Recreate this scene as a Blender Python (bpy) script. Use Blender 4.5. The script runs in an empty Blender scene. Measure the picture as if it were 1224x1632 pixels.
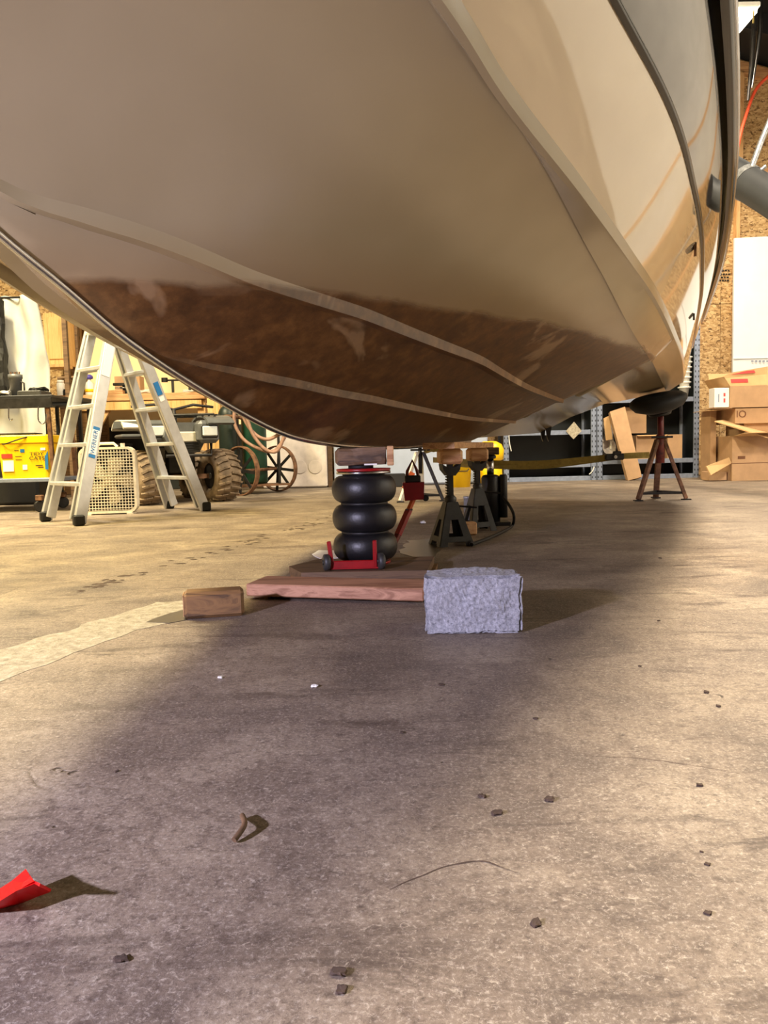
import bpy, bmesh, math, random
from mathutils import Vector as V, Matrix, noise, Euler
random.seed(7)
C = bpy.context.scene.collection
SC = bpy.context.scene
PI = math.pi

# ------------------------------------------------------------ camera, world, light, exposure
PITCH, ROLL, CH, FL = math.radians(4.71), math.radians(-1.4), 0.5, 1226.0
cam = bpy.data.objects.new('camera', bpy.data.cameras.new('camera')); C.objects.link(cam)
cam.data.sensor_fit = 'VERTICAL'; cam.data.sensor_height = 24.0
cam.data.lens = FL / 1632 * 24.0
cam.data.clip_start = 0.02
CR = (Matrix.Rotation(PI/2 - PITCH, 3, 'X') @ Matrix.Rotation(ROLL, 3, 'Z'))
cam.matrix_world = Matrix.Translation((0, 0, CH)) @ CR.to_4x4()
SC.camera = cam

def at(px, py, Y):
    """world point seen at a photo pixel, at distance Y into the room"""
    d = CR @ V(((px-612)/FL, (816-py)/FL, -1)); k = Y/d.y
    return V((0, 0, CH)) + d*k
def gnd(px, py, z=0.0):
    d = CR @ V(((px-612)/FL, (816-py)/FL, -1)); k = (z-CH)/d.z
    return V((0, 0, CH)) + d*k

SC.view_settings.view_transform = 'Standard'; SC.view_settings.look = 'None'
SC.view_settings.gamma = 1.0; SC.view_settings.use_curve_mapping = False
SC.view_settings.exposure = 0.0
w = bpy.data.worlds.new('world'); SC.world = w; w.use_nodes = True
w.node_tree.nodes['Background'].inputs[0].default_value = (0.72, 0.70, 1.0, 1)
w.node_tree.nodes['Background'].inputs[1].default_value = 0.05

def area(name, loc, size, power, col, target=None, sy=None):
    l = bpy.data.lights.new(name, 'AREA'); l.energy = power; l.color = col; l.size = size
    if sy: l.shape = 'RECTANGLE'; l.size_y = sy
    o = bpy.data.objects.new(name, l); C.objects.link(o); o.location = loc
    if target is not None:
        o.rotation_euler = (V(target)-V(loc)).to_track_quat('-Z', 'Y').to_euler()
    return o
WARM = (1.0, 0.86, 0.66)
area('ceiling_lamp_right_far', (3.75, 8.6, 4.75), 0.4, 560, WARM, None, 1.3)
area('ceiling_lamp_right_near', (2.0, 3.3, 5.55), 0.4, 1000, (1.0, 0.85, 0.62), None, 1.3)
area('ceiling_lamp_left_far', (-4.2, 5.7, 5.0), 0.4, 760, (1.0, 0.85, 0.56), None, 1.3)
area('ceiling_lamp_left_near', (-4.0, 3.8, 4.6), 0.4, 560, (1.0, 0.77, 0.30), None, 1.3)
area('added_wall_fill_right', (6.0, 2.6, 4.4), 0.3, 330, (1.0, 0.92, 0.80), (7.6, 2.8, 1.9), 1.6)  # added lamp, brightens the right wall so the topside reflects it
wl_ = bpy.data.lights.new('work_lamp_cool', 'SPOT'); wl_.energy = 620; wl_.color = (0.78, 0.73, 1.0)
wl_.spot_size = math.radians(84); wl_.spot_blend = .7; wl_.shadow_soft_size = .045
wo_ = bpy.data.objects.new('work_lamp_cool', wl_); C.objects.link(wo_); wo_.location = (-1.9, -.35, 1.0)
wo_.rotation_euler = (V((.15, 1.9, -.35))-V((-1.9, -.35, 1.0))).to_track_quat('-Z', 'Y').to_euler()

# ------------------------------------------------------------ materials
def lin(c):
    return tuple(((x/255)/12.92 if x/255 <= .04045 else ((x/255+.055)/1.055)**2.4) for x in c) + (1,)
class NT:
    def __init__(s, name):
        s.m = bpy.data.materials.new(name); s.m.use_nodes = True
        s.t = s.m.node_tree; s.b = s.t.nodes['Principled BSDF']
    def n(s, typ, **kw):
        nd = s.t.nodes.new(typ)
        for k, v in kw.items():
            if k in ('op', 'operation'): nd.operation = v
            elif hasattr(nd, k) and k not in ('Scale',): setattr(nd, k, v)
            else: nd.inputs[k.replace('_', ' ')].default_value = v
        return nd
    def l(s, a, b): s.t.links.new(a, b)
    def coord(s, scale=(1, 1, 1), rot=(0, 0, 0), kind='Object'):
        tc = s.t.nodes.new('ShaderNodeTexCoord'); mp = s.t.nodes.new('ShaderNodeMapping')
        mp.inputs['Scale'].default_value = scale; mp.inputs['Rotation'].default_value = rot
        s.l(tc.outputs[kind], mp.inputs[0]); return mp.outputs[0]
    def noise(s, vec, scale, detail=6, rough=.6, dist=0):
        nd = s.t.nodes.new('ShaderNodeTexNoise'); s.l(vec, nd.inputs['Vector'])
        nd.inputs['Scale'].default_value = scale; nd.inputs['Detail'].default_value = detail
        nd.inputs['Roughness'].default_value = rough; nd.inputs['Distortion'].default_value = dist
        return nd.outputs['Fac']
    def ramp(s, fac, stops):
        r = s.t.nodes.new('ShaderNodeValToRGB'); s.l(fac, r.inputs[0]); e = r.color_ramp.elements
        while len(e) < len(stops): e.new(.5)
        for i, (p, c) in enumerate(stops):
            e[i].position = p; e[i].color = c if len(c) == 4 else c+(1,)
        return r.outputs[0]
    def mix(s, fac, a, b, mode='MIX'):
        m = s.t.nodes.new('ShaderNodeMix'); m.data_type = 'RGBA'; m.blend_type = mode
        for sock, v in ((m.inputs[0], fac), (m.inputs[6], a), (m.inputs[7], b)):
            if isinstance(v, (int, float)): sock.default_value = v
            elif isinstance(v, tuple): sock.default_value = v
            else: s.l(v, sock)
        return m.outputs[2]
    def math(s, op, a, b=0.0, clamp=False):
        m = s.t.nodes.new('ShaderNodeMath'); m.operation = op; m.use_clamp = clamp
        for sock, v in ((m.inputs[0], a), (m.inputs[1], b)):
            if isinstance(v, (int, float)): sock.default_value = v
            else: s.l(v, sock)
        return m.outputs[0]
    def bump(s, h, strength=.3, dist=.01):
        b = s.t.nodes.new('ShaderNodeBump'); b.inputs['Strength'].default_value = strength
        b.inputs['Distance'].default_value = dist; s.l(h, b.inputs['Height']); s.l(b.outputs[0], s.b.inputs['Normal'])
BW = lambda v: (v, v, v, 1)

def mat(name, rgb, rough=.5, metal=0, var=.12, scale=8, spec=None, coat=0, bump=0, emit=None):
    s = NT(name); vec = s.coord()
    n = s.noise(vec, scale, 5)
    c = lin(rgb); lo = tuple(x*(1-var*1.6) for x in c[:3])+(1,); hi = tuple(min(1, x*(1+var)) for x in c[:3])+(1,)
    s.l(s.ramp(n, [(.3, lo), (.7, hi)]), s.b.inputs['Base Color'])
    s.b.inputs['Roughness'].default_value = rough; s.b.inputs['Metallic'].default_value = metal
    if spec is not None: s.b.inputs['Specular IOR Level'].default_value = spec
    if coat: s.b.inputs['Coat Weight'].default_value = coat; s.b.inputs['Coat Roughness'].default_value = .05
    if bump: s.bump(s.noise(vec, scale*6, 4), bump, .004)
    if emit: s.b.inputs['Emission Color'].default_value = lin(rgb); s.b.inputs['Emission Strength'].default_value = emit
    return s.m

def wood(name, a, b, axis=0, scale=1.0, rough=.65):
    s = NT(name); sc = [9*scale]*3; sc[axis] = .7*scale
    vec = s.coord(tuple(sc)); n = s.noise(vec, 2.2, 5, .6, 1.2)
    n2 = s.noise(s.coord(), 3, 3)
    c = s.ramp(n, [(.25, lin(a)), (.5, lin(b)), (.62, lin(a)), (.8, lin(b))])
    c = s.mix(s.math('MULTIPLY', n2, .35), c, lin(a), 'MULTIPLY')
    s.l(c, s.b.inputs['Base Color']); s.b.inputs['Roughness'].default_value = rough
    s.bump(n, .25, .004); return s.m

def osb():
    s = NT('oriented strand board'); base = None
    tc = s.coord((1, 1, 1))
    outs = []
    for i, (rz, sx) in enumerate(((.4, 1), (1.3, 1.2), (2.3, .9))):
        vec = s.coord((16*sx, 5, 46), (0, rz, 0))
        dn = s.t.nodes.new('ShaderNodeTexNoise'); dn.inputs['Scale'].default_value = 5; s.l(tc, dn.inputs['Vector'])
        add = s.t.nodes.new('ShaderNodeVectorMath'); add.operation = 'ADD'
        s.l(vec, add.inputs[0]); s.l(dn.outputs['Color'], add.inputs[1])
        v = s.t.nodes.new('ShaderNodeTexVoronoi'); v.inputs['Scale'].default_value = 1; s.l(add.outputs[0], v.inputs['Vector'])
        outs.append(v.outputs['Color'])
    sel = s.noise(tc, 14, 3)
    def bw(c):
        r = s.t.nodes.new('ShaderNodeRGBToBW'); s.l(c, r.inputs[0]); return r.outputs[0]
    f1 = s.math('GREATER_THAN', sel, .5); f2 = s.math('GREATER_THAN', s.noise(tc, 19, 3), .56)
    m = s.mix(f2, s.mix(f1, outs[0], outs[1]), outs[2]); g = bw(m)
    c = s.ramp(g, [(.1, lin((92, 64, 34))), (.3, lin((160, 124, 78))), (.55, lin((190, 156, 106))), (.75, lin((212, 182, 134))), (1, lin((176, 138, 90)))])
    s.l(c, s.b.inputs['Base Color']); s.b.inputs['Roughness'].default_value = .7
    s.bump(g, .3, .004); return s.m

def concrete_floor():
    s = NT('worn shop concrete'); v = s.coord()
    big = s.noise(v, .55, 5, .55, .4); med = s.noise(v, 3.2, 7, .65, .5)
    fine = s.noise(v, 42, 10, .8); grit = s.noise(v, 150, 5, .85)
    c = s.ramp(med, [(.3, lin((82, 71, 63))), (.5, lin((136, 121, 104))), (.68, lin((172, 157, 135)))])
    c = s.mix(s.ramp(big, [(.38, BW(0)), (.62, BW(.6))]), c, lin((104, 92, 84)))
    c = s.mix(s.ramp(fine, [(.36, BW(.85)), (.52, BW(0))]), c, lin((78, 64, 56)))
    c = s.mix(s.ramp(grit, [(.53, BW(0)), (.68, BW(.65))]), c, lin((208, 198, 182)))
    c = s.mix(s.ramp(grit, [(.34, BW(.7)), (.46, BW(0))]), c, lin((74, 62, 54)))
    # dirt smears stretched across the floor
    sv = s.coord((1.1, 4.2, 1), (0, 0, .35)); sm = s.noise(sv, 2.2, 8, .72, .9)
    pat = s.noise(v, 1.3, 3)
    sf = s.math('MULTIPLY', s.ramp(sm, [(.52, BW(0)), (.62, BW(1))]), s.ramp(pat, [(.40, BW(.08)), (.58, BW(.8))]))
    c = s.mix(sf, c, lin((62, 48, 42)))
    # dark specks
    vo = s.t.nodes.new('ShaderNodeTexVoronoi'); vo.inputs['Scale'].default_value = 9; vo.inputs['Randomness'].default_value = 1
    wv = s.t.nodes.new('ShaderNodeVectorMath'); wv.operation = 'ADD'; nn = s.t.nodes.new('ShaderNodeTexNoise'); nn.inputs['Scale'].default_value = 30
    s.l(v, nn.inputs['Vector']); s.l(v, wv.inputs[0])
    sc = s.t.nodes.new('ShaderNodeVectorMath'); sc.operation = 'SCALE'; sc.inputs['Scale'].default_value = .06
    s.l(nn.outputs['Color'], sc.inputs[0]); s.l(sc.outputs[0], wv.inputs[1]); s.l(wv.outputs[0], vo.inputs['Vector'])
    sp = s.math('MULTIPLY', s.ramp(vo.outputs['Distance'], [(.035, BW(1)), (.075, BW(0))]), s.ramp(s.noise(v, 2.5, 2), [(.5, BW(0)), (.56, BW(.9))]))
    c = s.mix(sp, c, lin((46, 36, 32)))
    fl2 = s.noise(v, 85, 6, .8, 1.5)
    c = s.mix(s.ramp(fl2, [(.56, BW(0)), (.64, BW(.5))]), c, lin((206, 194, 174)))
    c = s.mix(s.ramp(fl2, [(.36, BW(.55)), (.43, BW(0))]), c, lin((70, 58, 52)))
    # hairline cracks
    vc = s.t.nodes.new('ShaderNodeTexVoronoi'); vc.feature = 'DISTANCE_TO_EDGE'; vc.inputs['Scale'].default_value = .75
    w2 = s.t.nodes.new('ShaderNodeVectorMath'); w2.operation = 'ADD'; n3 = s.t.nodes.new('ShaderNodeTexNoise'); n3.inputs['Scale'].default_value = 2.0; n3.inputs['Detail'].default_value = 8
    s3 = s.t.nodes.new('ShaderNodeVectorMath'); s3.operation = 'SCALE'; s3.inputs['Scale'].default_value = .5
    s.l(v, n3.inputs['Vector']); s.l(n3.outputs['Color'], s3.inputs[0]); s.l(v, w2.inputs[0]); s.l(s3.outputs[0], w2.inputs[1]); s.l(w2.outputs[0], vc.inputs['Vector'])
    cr = s.math('MULTIPLY', s.ramp(vc.outputs['Distance'], [(.0012, BW(1)), (.004, BW(0))]), s.ramp(s.noise(v, 1.1, 3), [(.5, BW(0)), (.58, BW(.6))]))
    c = s.mix(cr, c, lin((70, 56, 48)))
    s.l(c, s.b.inputs['Base Color'])
    s.l(s.ramp(big, [(.3, BW(.42)), (.7, BW(.7))]), s.b.inputs['Roughness'])
    h = s.math('ADD', s.math('MULTIPLY', fine, .6), s.math('MULTIPLY', med, .8))
    h = s.math('SUBTRACT', h, s.math('ADD', cr, sp)); s.bump(h, .6, .005)
    return s.m

def hull_paint():
    """cream gelcoat with a brown waterline scum below a tilted plane, in boat coordinates"""
    s = NT('cream gelcoat with brown waterline scum'); v = s.coord()
    sep = s.t.nodes.new('ShaderNodeSeparateXYZ'); s.l(v, sep.inputs[0])
    att = s.t.nodes.new('ShaderNodeAttribute'); att.attribute_name = 'scum'
    n = s.noise(v, 2.6, 6, .6); nf = s.noise(v, 14, 7, .7)
    d = s.math('ADD', att.outputs['Fac'], s.math('MULTIPLY', s.math('SUBTRACT', n, .5), .045))
    mask = s.ramp(d, [(.493, BW(0)), (.507, BW(1))])
    halo = s.ramp(d, [(.40, BW(0)), (.495, BW(.35))])
    cream = s.ramp(s.noise(v, 1.2, 3), [(.3, lin((148, 136, 108))), (.7, lin((165, 153, 125)))])
    cream = s.mix(halo, cream, lin((140, 104, 66)))
    scum = s.ramp(nf, [(.25, lin((56, 36, 18))), (.5, lin((94, 64, 34))), (.75, lin((128, 92, 52)))])
    scum = s.mix(s.ramp(s.noise(v, 3.4, 4, .55, .6), [(.58, BW(0)), (.64, BW(.55))]), scum, lin((168, 142, 110)))
    att2 = s.t.nodes.new('ShaderNodeAttribute'); att2.attribute_name = 'clean'
    mask = s.math('MULTIPLY', mask, s.math('SUBTRACT', 1.0, att2.outputs['Fac']))
    s.l(s.mix(mask, cream, scum), s.b.inputs['Base Color'])
    s.l(s.ramp(mask, [(0, BW(.16)), (1, BW(.38))]), s.b.inputs['Roughness'])
    s.b.inputs['Coat Weight'].default_value = .0
    s.bump(nf, .04, .003)
    return s.m

M = {}
M['floor'] = concrete_floor(); M['osb'] = osb(); M['hull'] = hull_paint()
M['navy'] = mat('dark navy gelcoat', (16, 18, 30), .05, 0, .1, 3, coat=1)
M['navy'].node_tree.nodes['Principled BSDF'].inputs['IOR'].default_value = 1.75
M['topside'] = mat('cream topside gelcoat', (212, 200, 176), .04, 0, .03, 2, coat=1)
M['topside'].node_tree.nodes['Principled BSDF'].inputs['IOR'].default_value = 1.7
M['black_rub'] = mat('black rubber', (11, 11, 12), .65, 0, .2, 20)
M['black_gloss'] = mat('glossy black rub rail', (12, 12, 14), .12, 0, .1, 6)
M['chrome'] = mat('stainless strip', (190, 190, 192), .2, 1, .1, 10)
M['bellow'] = mat('air bag rubber', (22, 21, 23), .42, 0, .25, 14, bump=.2)
M['red'] = mat('red enamel', (150, 14, 20), .35, 0, .2, 12)
M['red_dark'] = mat('dark red paint', (96, 16, 14), .5, 0, .3, 14)
M['red_flag'] = mat('bright red vinyl', (214, 8, 14), .45, 0, .12, 8)
M['orange'] = mat('orange paint', (206, 92, 30), .55, 0, .3, 10)
M['gray_paint'] = mat('grey enamel', (58, 57, 55), .5, .1, .25, 18)
M['steel_dark'] = mat('dark steel', (44, 42, 42), .5, .5, .3, 15)
M['rust'] = mat('rusty steel', (120, 86, 62), .75, .2, .45, 18, bump=.3)
M['old_red'] = mat('rusted red paint', (112, 44, 30), .7, 0, .5, 16, bump=.3)
M['alu'] = mat('brushed aluminium', (205, 206, 208), .38, .55, .1, 9)
M['zinc'] = mat('galvanised grey shelf steel', (136, 146, 168), .45, .3, .12, 20)
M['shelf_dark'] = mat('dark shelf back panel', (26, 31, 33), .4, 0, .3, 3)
M['wood_x'] = wood('sawn pine x', (168, 120, 78), (214, 172, 124), 0)
M['wood_y'] = wood('sawn pine y', (168, 120, 78), (214, 172, 124), 1)
M['wood_z'] = wood('sawn pine z', (196, 146, 92), (228, 188, 134), 2)
M['wood_pink'] = wood('pinkish plank', (150, 104, 76), (196, 148, 116), 0)
M['wood_old'] = wood('weathered brown block', (72, 52, 34), (122, 94, 66), 0)
M['wood_dark'] = wood('dark damp timber', (84, 60, 36), (140, 104, 62), 0)
M['wood_yellow'] = wood('yellow cabinet wood', (204, 160, 98), (230, 194, 134), 2)
M['card'] = mat('corrugated cardboard', (184, 148, 112), .8, 0, .1, 5)
M['card_in'] = mat('cardboard inside', (204, 166, 118), .8, 0, .08, 5)
M['white'] = mat('white plastic', (232, 230, 222), .4, 0, .05, 8)
M['fan_white'] = mat('dusty white plastic', (216, 206, 186), .5, 0, .12, 20)
M['foam'] = mat('white foam board', (228, 230, 232), .6, 0, .03, 3)
M['fridge'] = mat('stained white enamel', (222, 212, 206), .35, 0, .16, 5)
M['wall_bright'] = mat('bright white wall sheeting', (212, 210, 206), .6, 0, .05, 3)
M['wall_low_bounce'] = mat('dark-toned wall sheeting', (118, 110, 98), .6, 0, .06, 3)  # unseen walls toned dark to cut bounced light
M['cream_wall'] = mat('cream plaster board', (236, 216, 172), .7, 0, .05, 3)
M['black'] = mat('black plastic', (22, 22, 24), .5, 0, .2, 10)
M['ceil'] = mat('black roof insulation', (20, 21, 25), .75, 0, .35, 1.2)
M['duct'] = mat('dark grey duct', (34, 36, 40), .6, .0, .12, 5)
M['flex'] = mat('silver flex', (176, 178, 182), .35, .8, .35, 40)
M['blanket'] = mat('white quilted sheet', (196, 195, 188), .8, 0, .06, 5)
M['yellow'] = mat('bright yellow plastic', (246, 200, 8), .38, 0, .05, 5)
M['blue_label'] = mat('blue print', (28, 112, 176), .5, 0, .1, 8)
M['red_label'] = mat('red print', (196, 60, 40), .5, 0, .1, 8)
M['ink'] = mat('black print', (30, 26, 22), .6, 0, .1, 8)
M['brown_ink'] = mat('brown printed ink', (110, 70, 44), .7, 0, .1, 8)
M['pink'] = mat('red packing tape', (222, 70, 70), .45, 0, .1, 8)
M['white_label'] = mat('white paper label', (236, 234, 232), .6, 0, .03, 8)
M['purple'] = mat('purple print', (76, 64, 160), .5, 0, .1, 8)
M['green'] = mat('dark green cylinder paint', (20, 34, 30), .45, 0, .25, 7)
M['green2'] = mat('green oxygen paint', (22, 62, 44), .45, 0, .25, 7)
M['hose'] = mat('reddish rubber hose', (158, 124, 108), .6, 0, .2, 20)
M['tire'] = mat('muddy tyre rubber', (128, 110, 90), .85, 0, .35, 12, bump=.4)
M['atv_gray'] = mat('dusty grey fender plastic', (84, 86, 88), .45, 0, .15, 10)
M['atv_white'] = mat('faded white fender plastic', (196, 194, 184), .45, 0, .1, 10)
M['lens'] = mat('clear lamp lens', (205, 212, 216), .1, 0, .05, 10)
M['blue_bin'] = mat('pale blue plastic', (168, 180, 205), .5, 0, .06, 4)
M['strap'] = mat('olive yellow webbing', (150, 130, 62), .8, 0, .15, 30)
M['orange_cord'] = mat('orange cord', (226, 84, 50), .5, 0, .1, 10)
M['film'] = mat('crumpled clear wrap', (206, 198, 190), .25, 0, .1, 10)
M['dirt'] = mat('dark dirt', (74, 58, 46), .9, 0, .3, 30)
def block_mat():
    s = NT('coarse grey concrete block'); v = s.coord()
    f = s.noise(v, 120, 6, .8); g = s.noise(v, 260, 3, .8)
    c = s.ramp(f, [(.3, lin((110, 112, 118))), (.5, lin((168, 169, 175))), (.7, lin((206, 206, 212)))])
    c = s.mix(s.ramp(g, [(.62, BW(0)), (.72, BW(.8))]), c, lin((222, 222, 224)))
    c = s.mix(s.ramp(g, [(.3, BW(.7)), (.4, BW(0))]), c, lin((60, 60, 64)))
    s.l(c, s.b.inputs['Base Color']); s.b.inputs['Roughness'].default_value = .9
    s.bump(f, .8, .006); return s.m
M['block'] = block_mat()
def patch_mat():
    s = NT('pale mortar patch'); v = s.coord(); f = s.noise(v, 30, 8, .75)
    s.l(s.ramp(f, [(.3, lin((120, 110, 92))), (.55, lin((176, 168, 148))), (.7, lin((204, 198, 184)))]), s.b.inputs['Base Color'])
    s.b.inputs['Roughness'].default_value = .6; s.bump(f, .8, .01); return s.m
M['patch'] = patch_mat()
def water_mat():
    s = NT('shallow water film'); s.b.inputs['Base Color'].default_value = lin((70, 66, 60)); s.b.inputs['Roughness'].default_value = .3
    s.b.inputs['Specular IOR Level'].default_value = .8; s.bump(s.noise(s.coord(), 6, 3), .05, .01); return s.m
M['water'] = water_mat()

# ------------------------------------------------------------ builders
ORG = {}
class MB:
    def __init__(s): s.v = []; s.f = []; s.sm = []
    def add(s, vs, fs, smooth=False, X=None):
        o = len(s.v)
        s.v += [ (X @ V(p)) if X is not None else V(p) for p in vs]
        s.f += [tuple(i+o for i in f) for f in fs]; s.sm += [smooth]*len(fs); return s
    def box(s, c, d, rot=(0, 0, 0), X=None, ch=0.0):
        bm = bmesh.new(); bmesh.ops.create_cube(bm, size=1)
        for v in bm.verts: v.co = V((v.co.x*d[0], v.co.y*d[1], v.co.z*d[2]))
        if ch: bmesh.ops.bevel(bm, geom=bm.edges[:], offset=min(ch, min(d)*.45), segments=1, affect='EDGES')
        T = Matrix.Translation(c) @ Euler(rot).to_matrix().to_4x4()
        if X is not None: T = X @ T
        bm.verts.ensure_lookup_table()
        s.add([T @ v.co for v in bm.verts], [[v.index for v in f.verts] for f in bm.faces]); bm.free(); return s
    def beam(s, a, b, wd, h, up=(0, 0, 1), ch=0.0):
        a, b = V(a), V(b); d = b-a; L = d.length; d.normalize(); u = V(up)
        if abs(d.dot(u)) > .98: u = V((0, 1, 0))
        x = d.cross(u).normalized(); z = x.cross(d).normalized()
        R = Matrix((x, d, z)).transposed().to_4x4()
        return s.box((0, 0, 0), (wd, L, h), X=Matrix.Translation((a+b)/2) @ R, ch=ch)
    def tube(s, pts, r, n=10, caps=True):
        pts = [V(p) for p in pts]; k = len(pts); rs = r if isinstance(r, (list, tuple)) else [r]*k
        vs = []; fs = []; prev = None
        for i, p in enumerate(pts):
            t = (pts[min(i+1, k-1)] - pts[max(i-1, 0)]).normalized()
            if prev is None:
                prev = t.orthogonal().normalized()
            u = (prev - t*prev.dot(t)).normalized(); prev = u; w_ = t.cross(u)
            for j in range(n):
                a = 2*PI*j/n; vs.append(p + (u*math.cos(a)+w_*math.sin(a))*rs[i])
        for i in range(k-1):
            for j in range(n): fs.append((i*n+j, i*n+(j+1) % n, (i+1)*n+(j+1) % n, (i+1)*n+j))
        s.add(vs, fs, True)
        if caps:
            s.add(vs[:n], [tuple(range(n))[::-1]]); s.add(vs[-n:], [tuple(range(n))])
        return s
    def lathe(s, prof, c=(0, 0, 0), n=28, X=None, smooth=True):
        vs = []; fs = []; k = len(prof)
        for (r, z) in prof:
            for j in range(n):
                a = 2*PI*j/n; vs.append(V(c)+V((r*math.cos(a), r*math.sin(a), z)))
        for i in range(k-1):
            for j in range(n): fs.append((i*n+j, i*n+(j+1) % n, (i+1)*n+(j+1) % n, (i+1)*n+j))
        fs.append(tuple(range(n))[::-1]); fs.append(tuple((k-1)*n+j for j in range(n)))
        s.add(vs, fs, smooth, X); s.sm[-1] = s.sm[-2] = False; return s
    def prism(s, poly, d, X):
        """poly in local xz, thickness d along local y, placed by matrix X"""
        n = len(poly); vs = [(p[0], -d/2, p[1]) for p in poly]+[(p[0], d/2, p[1]) for p in poly]
        fs = [tuple(range(n)), tuple(range(2*n-1, n-1, -1))]+[(i, i+n, (i+1) % n+n, (i+1) % n) for i in range(n)]
        return s.add(vs, fs, False, X)
    def build(s, name, m, parent=None, origin=None):
        if parent is not None: org = None; po = ORG[parent.name]
        xs = [v.x for v in s.v]; ys = [v.y for v in s.v]; zs = [v.z for v in s.v]
        o0 = V(origin) if origin is not None else V(((min(xs)+max(xs))/2, (min(ys)+max(ys))/2, min(zs)))
        me = bpy.data.meshes.new(name); me.from_pydata([v-o0 for v in s.v], [], s.f)
        me.polygons.foreach_set('use_smooth', s.sm)
        bm = bmesh.new(); bm.from_mesh(me); bmesh.ops.recalc_face_normals(bm, faces=bm.faces); bm.to_mesh(me); bm.free()
        me.materials.append(m if not isinstance(m, str) else M[m])
        ob = bpy.data.objects.new(name, me); C.objects.link(ob); ORG[ob.name] = o0
        if parent is not None: ob.parent = parent; ob.location = o0-po
        else: ob.location = o0
        return ob
def tag(o, label, cat, group=None, kind=None):
    o['label'] = label; o['category'] = cat
    if group: o['group'] = group
    if kind: o['kind'] = kind
    return o
def thing(name, label, cat, loc, group=None):
    o = bpy.data.objects.new(name, None); C.objects.link(o); o.location = V(loc); o.empty_display_size = .1
    ORG[o.name] = V(loc); return tag(o, label, cat, group)
def struct(o): o['kind'] = 'structure'; return o
def lab(o, l): o['label'] = l; return o
def box(name, m, c, d, parent=None, rot=(0, 0, 0), ch=0.0, X=None): return MB().box(c, d, rot, X, ch).build(name, m, parent)
def text(name, body, size, m, X, parent, align='CENTER'):
    cu = bpy.data.curves.new(name, 'FONT'); cu.body = body; cu.size = size; cu.align_x = align; cu.extrude = .0008
    tmp = bpy.data.objects.new(name+'_tmp', cu); C.objects.link(tmp)
    dg = bpy.context.evaluated_depsgraph_get(); me = bpy.data.meshes.new_from_object(tmp.evaluated_get(dg))
    bpy.data.objects.remove(tmp)
    me.transform(Matrix.Translation(-ORG[parent.name]) @ X); me.materials.clear(); me.materials.append(M[m])
    o = bpy.data.objects.new(name, me); C.objects.link(o); o.parent = parent; ORG[o.name] = ORG[parent.name]
    return o
def frame(origin, xdir, zdir=(0, 0, 1)):
    """matrix: local x along xdir, z up, y = into the room"""
    x = V(xdir).normalized(); z = V(zdir).normalized(); y = z.cross(x).normalized(); z = x.cross(y)
    return Matrix.Translation(origin) @ Matrix((x, y, z)).transposed().to_4x4()
def upright(origin, ang=0):   # text plane: local x right, y up, z towards camera
    return Matrix.Translation(origin) @ Matrix.Rotation(ang, 4, 'Z') @ Matrix.Rotation(PI/2, 4, 'X')
def interp(x, xs, ys):
    if x <= xs[0]: return ys[0]
    for i in range(len(xs)-1):
        if x <= xs[i+1]:
            k = (x-xs[i])/(xs[i+1]-xs[i]); return ys[i]+(ys[i+1]-ys[i])*k
    return ys[-1]
def smooth_interp(x, xs, ys):
    n = len(xs)
    if x <= xs[0]: return ys[0]
    if x >= xs[-1]: return ys[-1]
    for i in range(n-1):
        if x <= xs[i+1]: break
    def sl(j):
        if j == 0: return (ys[1]-ys[0])/(xs[1]-xs[0])
        if j == n-1: return (ys[-1]-ys[-2])/(xs[-1]-xs[-2])
        return (ys[j+1]-ys[j-1])/(xs[j+1]-xs[j-1])
    h = xs[i+1]-xs[i]; t = (x-xs[i])/h
    return ((2*t**3-3*t**2+1)*ys[i]+(t**3-2*t*t+t)*h*sl(i)+(-2*t**3+3*t*t)*ys[i+1]+(t**3-t*t)*h*sl(i+1))

# ------------------------------------------------------------ the room
YB = 11.15                                   # back wall
XL, XR, YF = -8.5, 7.6, -5.5
fl = MB()
nx, ny = 46, 48
vs = [(XL-.2+(XR-XL+.4)*i/nx, YF-.5+(YB-YF+.9)*j/ny, 0) for j in range(ny+1) for i in range(nx+1)]
fl.add(vs, [(j*(nx+1)+i, j*(nx+1)+i+1, (j+1)*(nx+1)+i+1, (j+1)*(nx+1)+i) for j in range(ny) for i in range(nx)])
floor = struct(fl.build('floor', 'floor', origin=(0, 0, 0)))
def roof_z(x): return 6.55 - .30*(x-2.6) if x > 2.6 else 6.55 - .22*(2.6-x)
wb = struct(MB().prism([(XL, 0), (XR, 0), (XR, roof_z(XR)), (2.6, roof_z(2.6)), (XL, roof_z(XL))], .15,
            Matrix.Translation((0, YB+.12, 0))).build('wall_back', 'shelf_dark', origin=(0, YB+.12, 0)))
x = XL+.005
col = 0
while x < XR-.1:
    x1 = min(x+1.216, XR)
    for (z0, z1) in ((.01, 2.435), (2.445, 4.215), (4.225, 9)):
        ztl, ztr = min(z1, roof_z(x)-.02), min(z1, roof_z(x1)-.02)
        MB().prism([(x, z0), (x1-.006, z0), (x1-.006, ztr), (x, ztl)], .016, Matrix.Translation((0, YB+.035, 0))).build('osb_panel', 'osb', wb)
    x = x1
for k in range(-1, 5):
    xs = 5.1+.61*k
    if xs > XR-.1: break
    box('stud', 'wood_z', (xs, YB-.02, 4.28+(roof_z(xs)-.22-4.28)/2), (.055, .09, roof_z(xs)-.22-4.28), wb)
    box('stud', 'wood_z', (xs-.03, YB-.02, 2.1), (.055, .09, 4.16), wb)
MB().box(((3.9+XR)/2, YB-.02, 4.23), (XR-3.9, .09, .09)).build('plate', 'wood_x', wb)
MB().beam((2.7, YB-.02, roof_z(2.7)-.16), (XR, YB-.02, roof_z(XR)-.16), .09, .14).build('plate', 'wood_x', wb)
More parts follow.
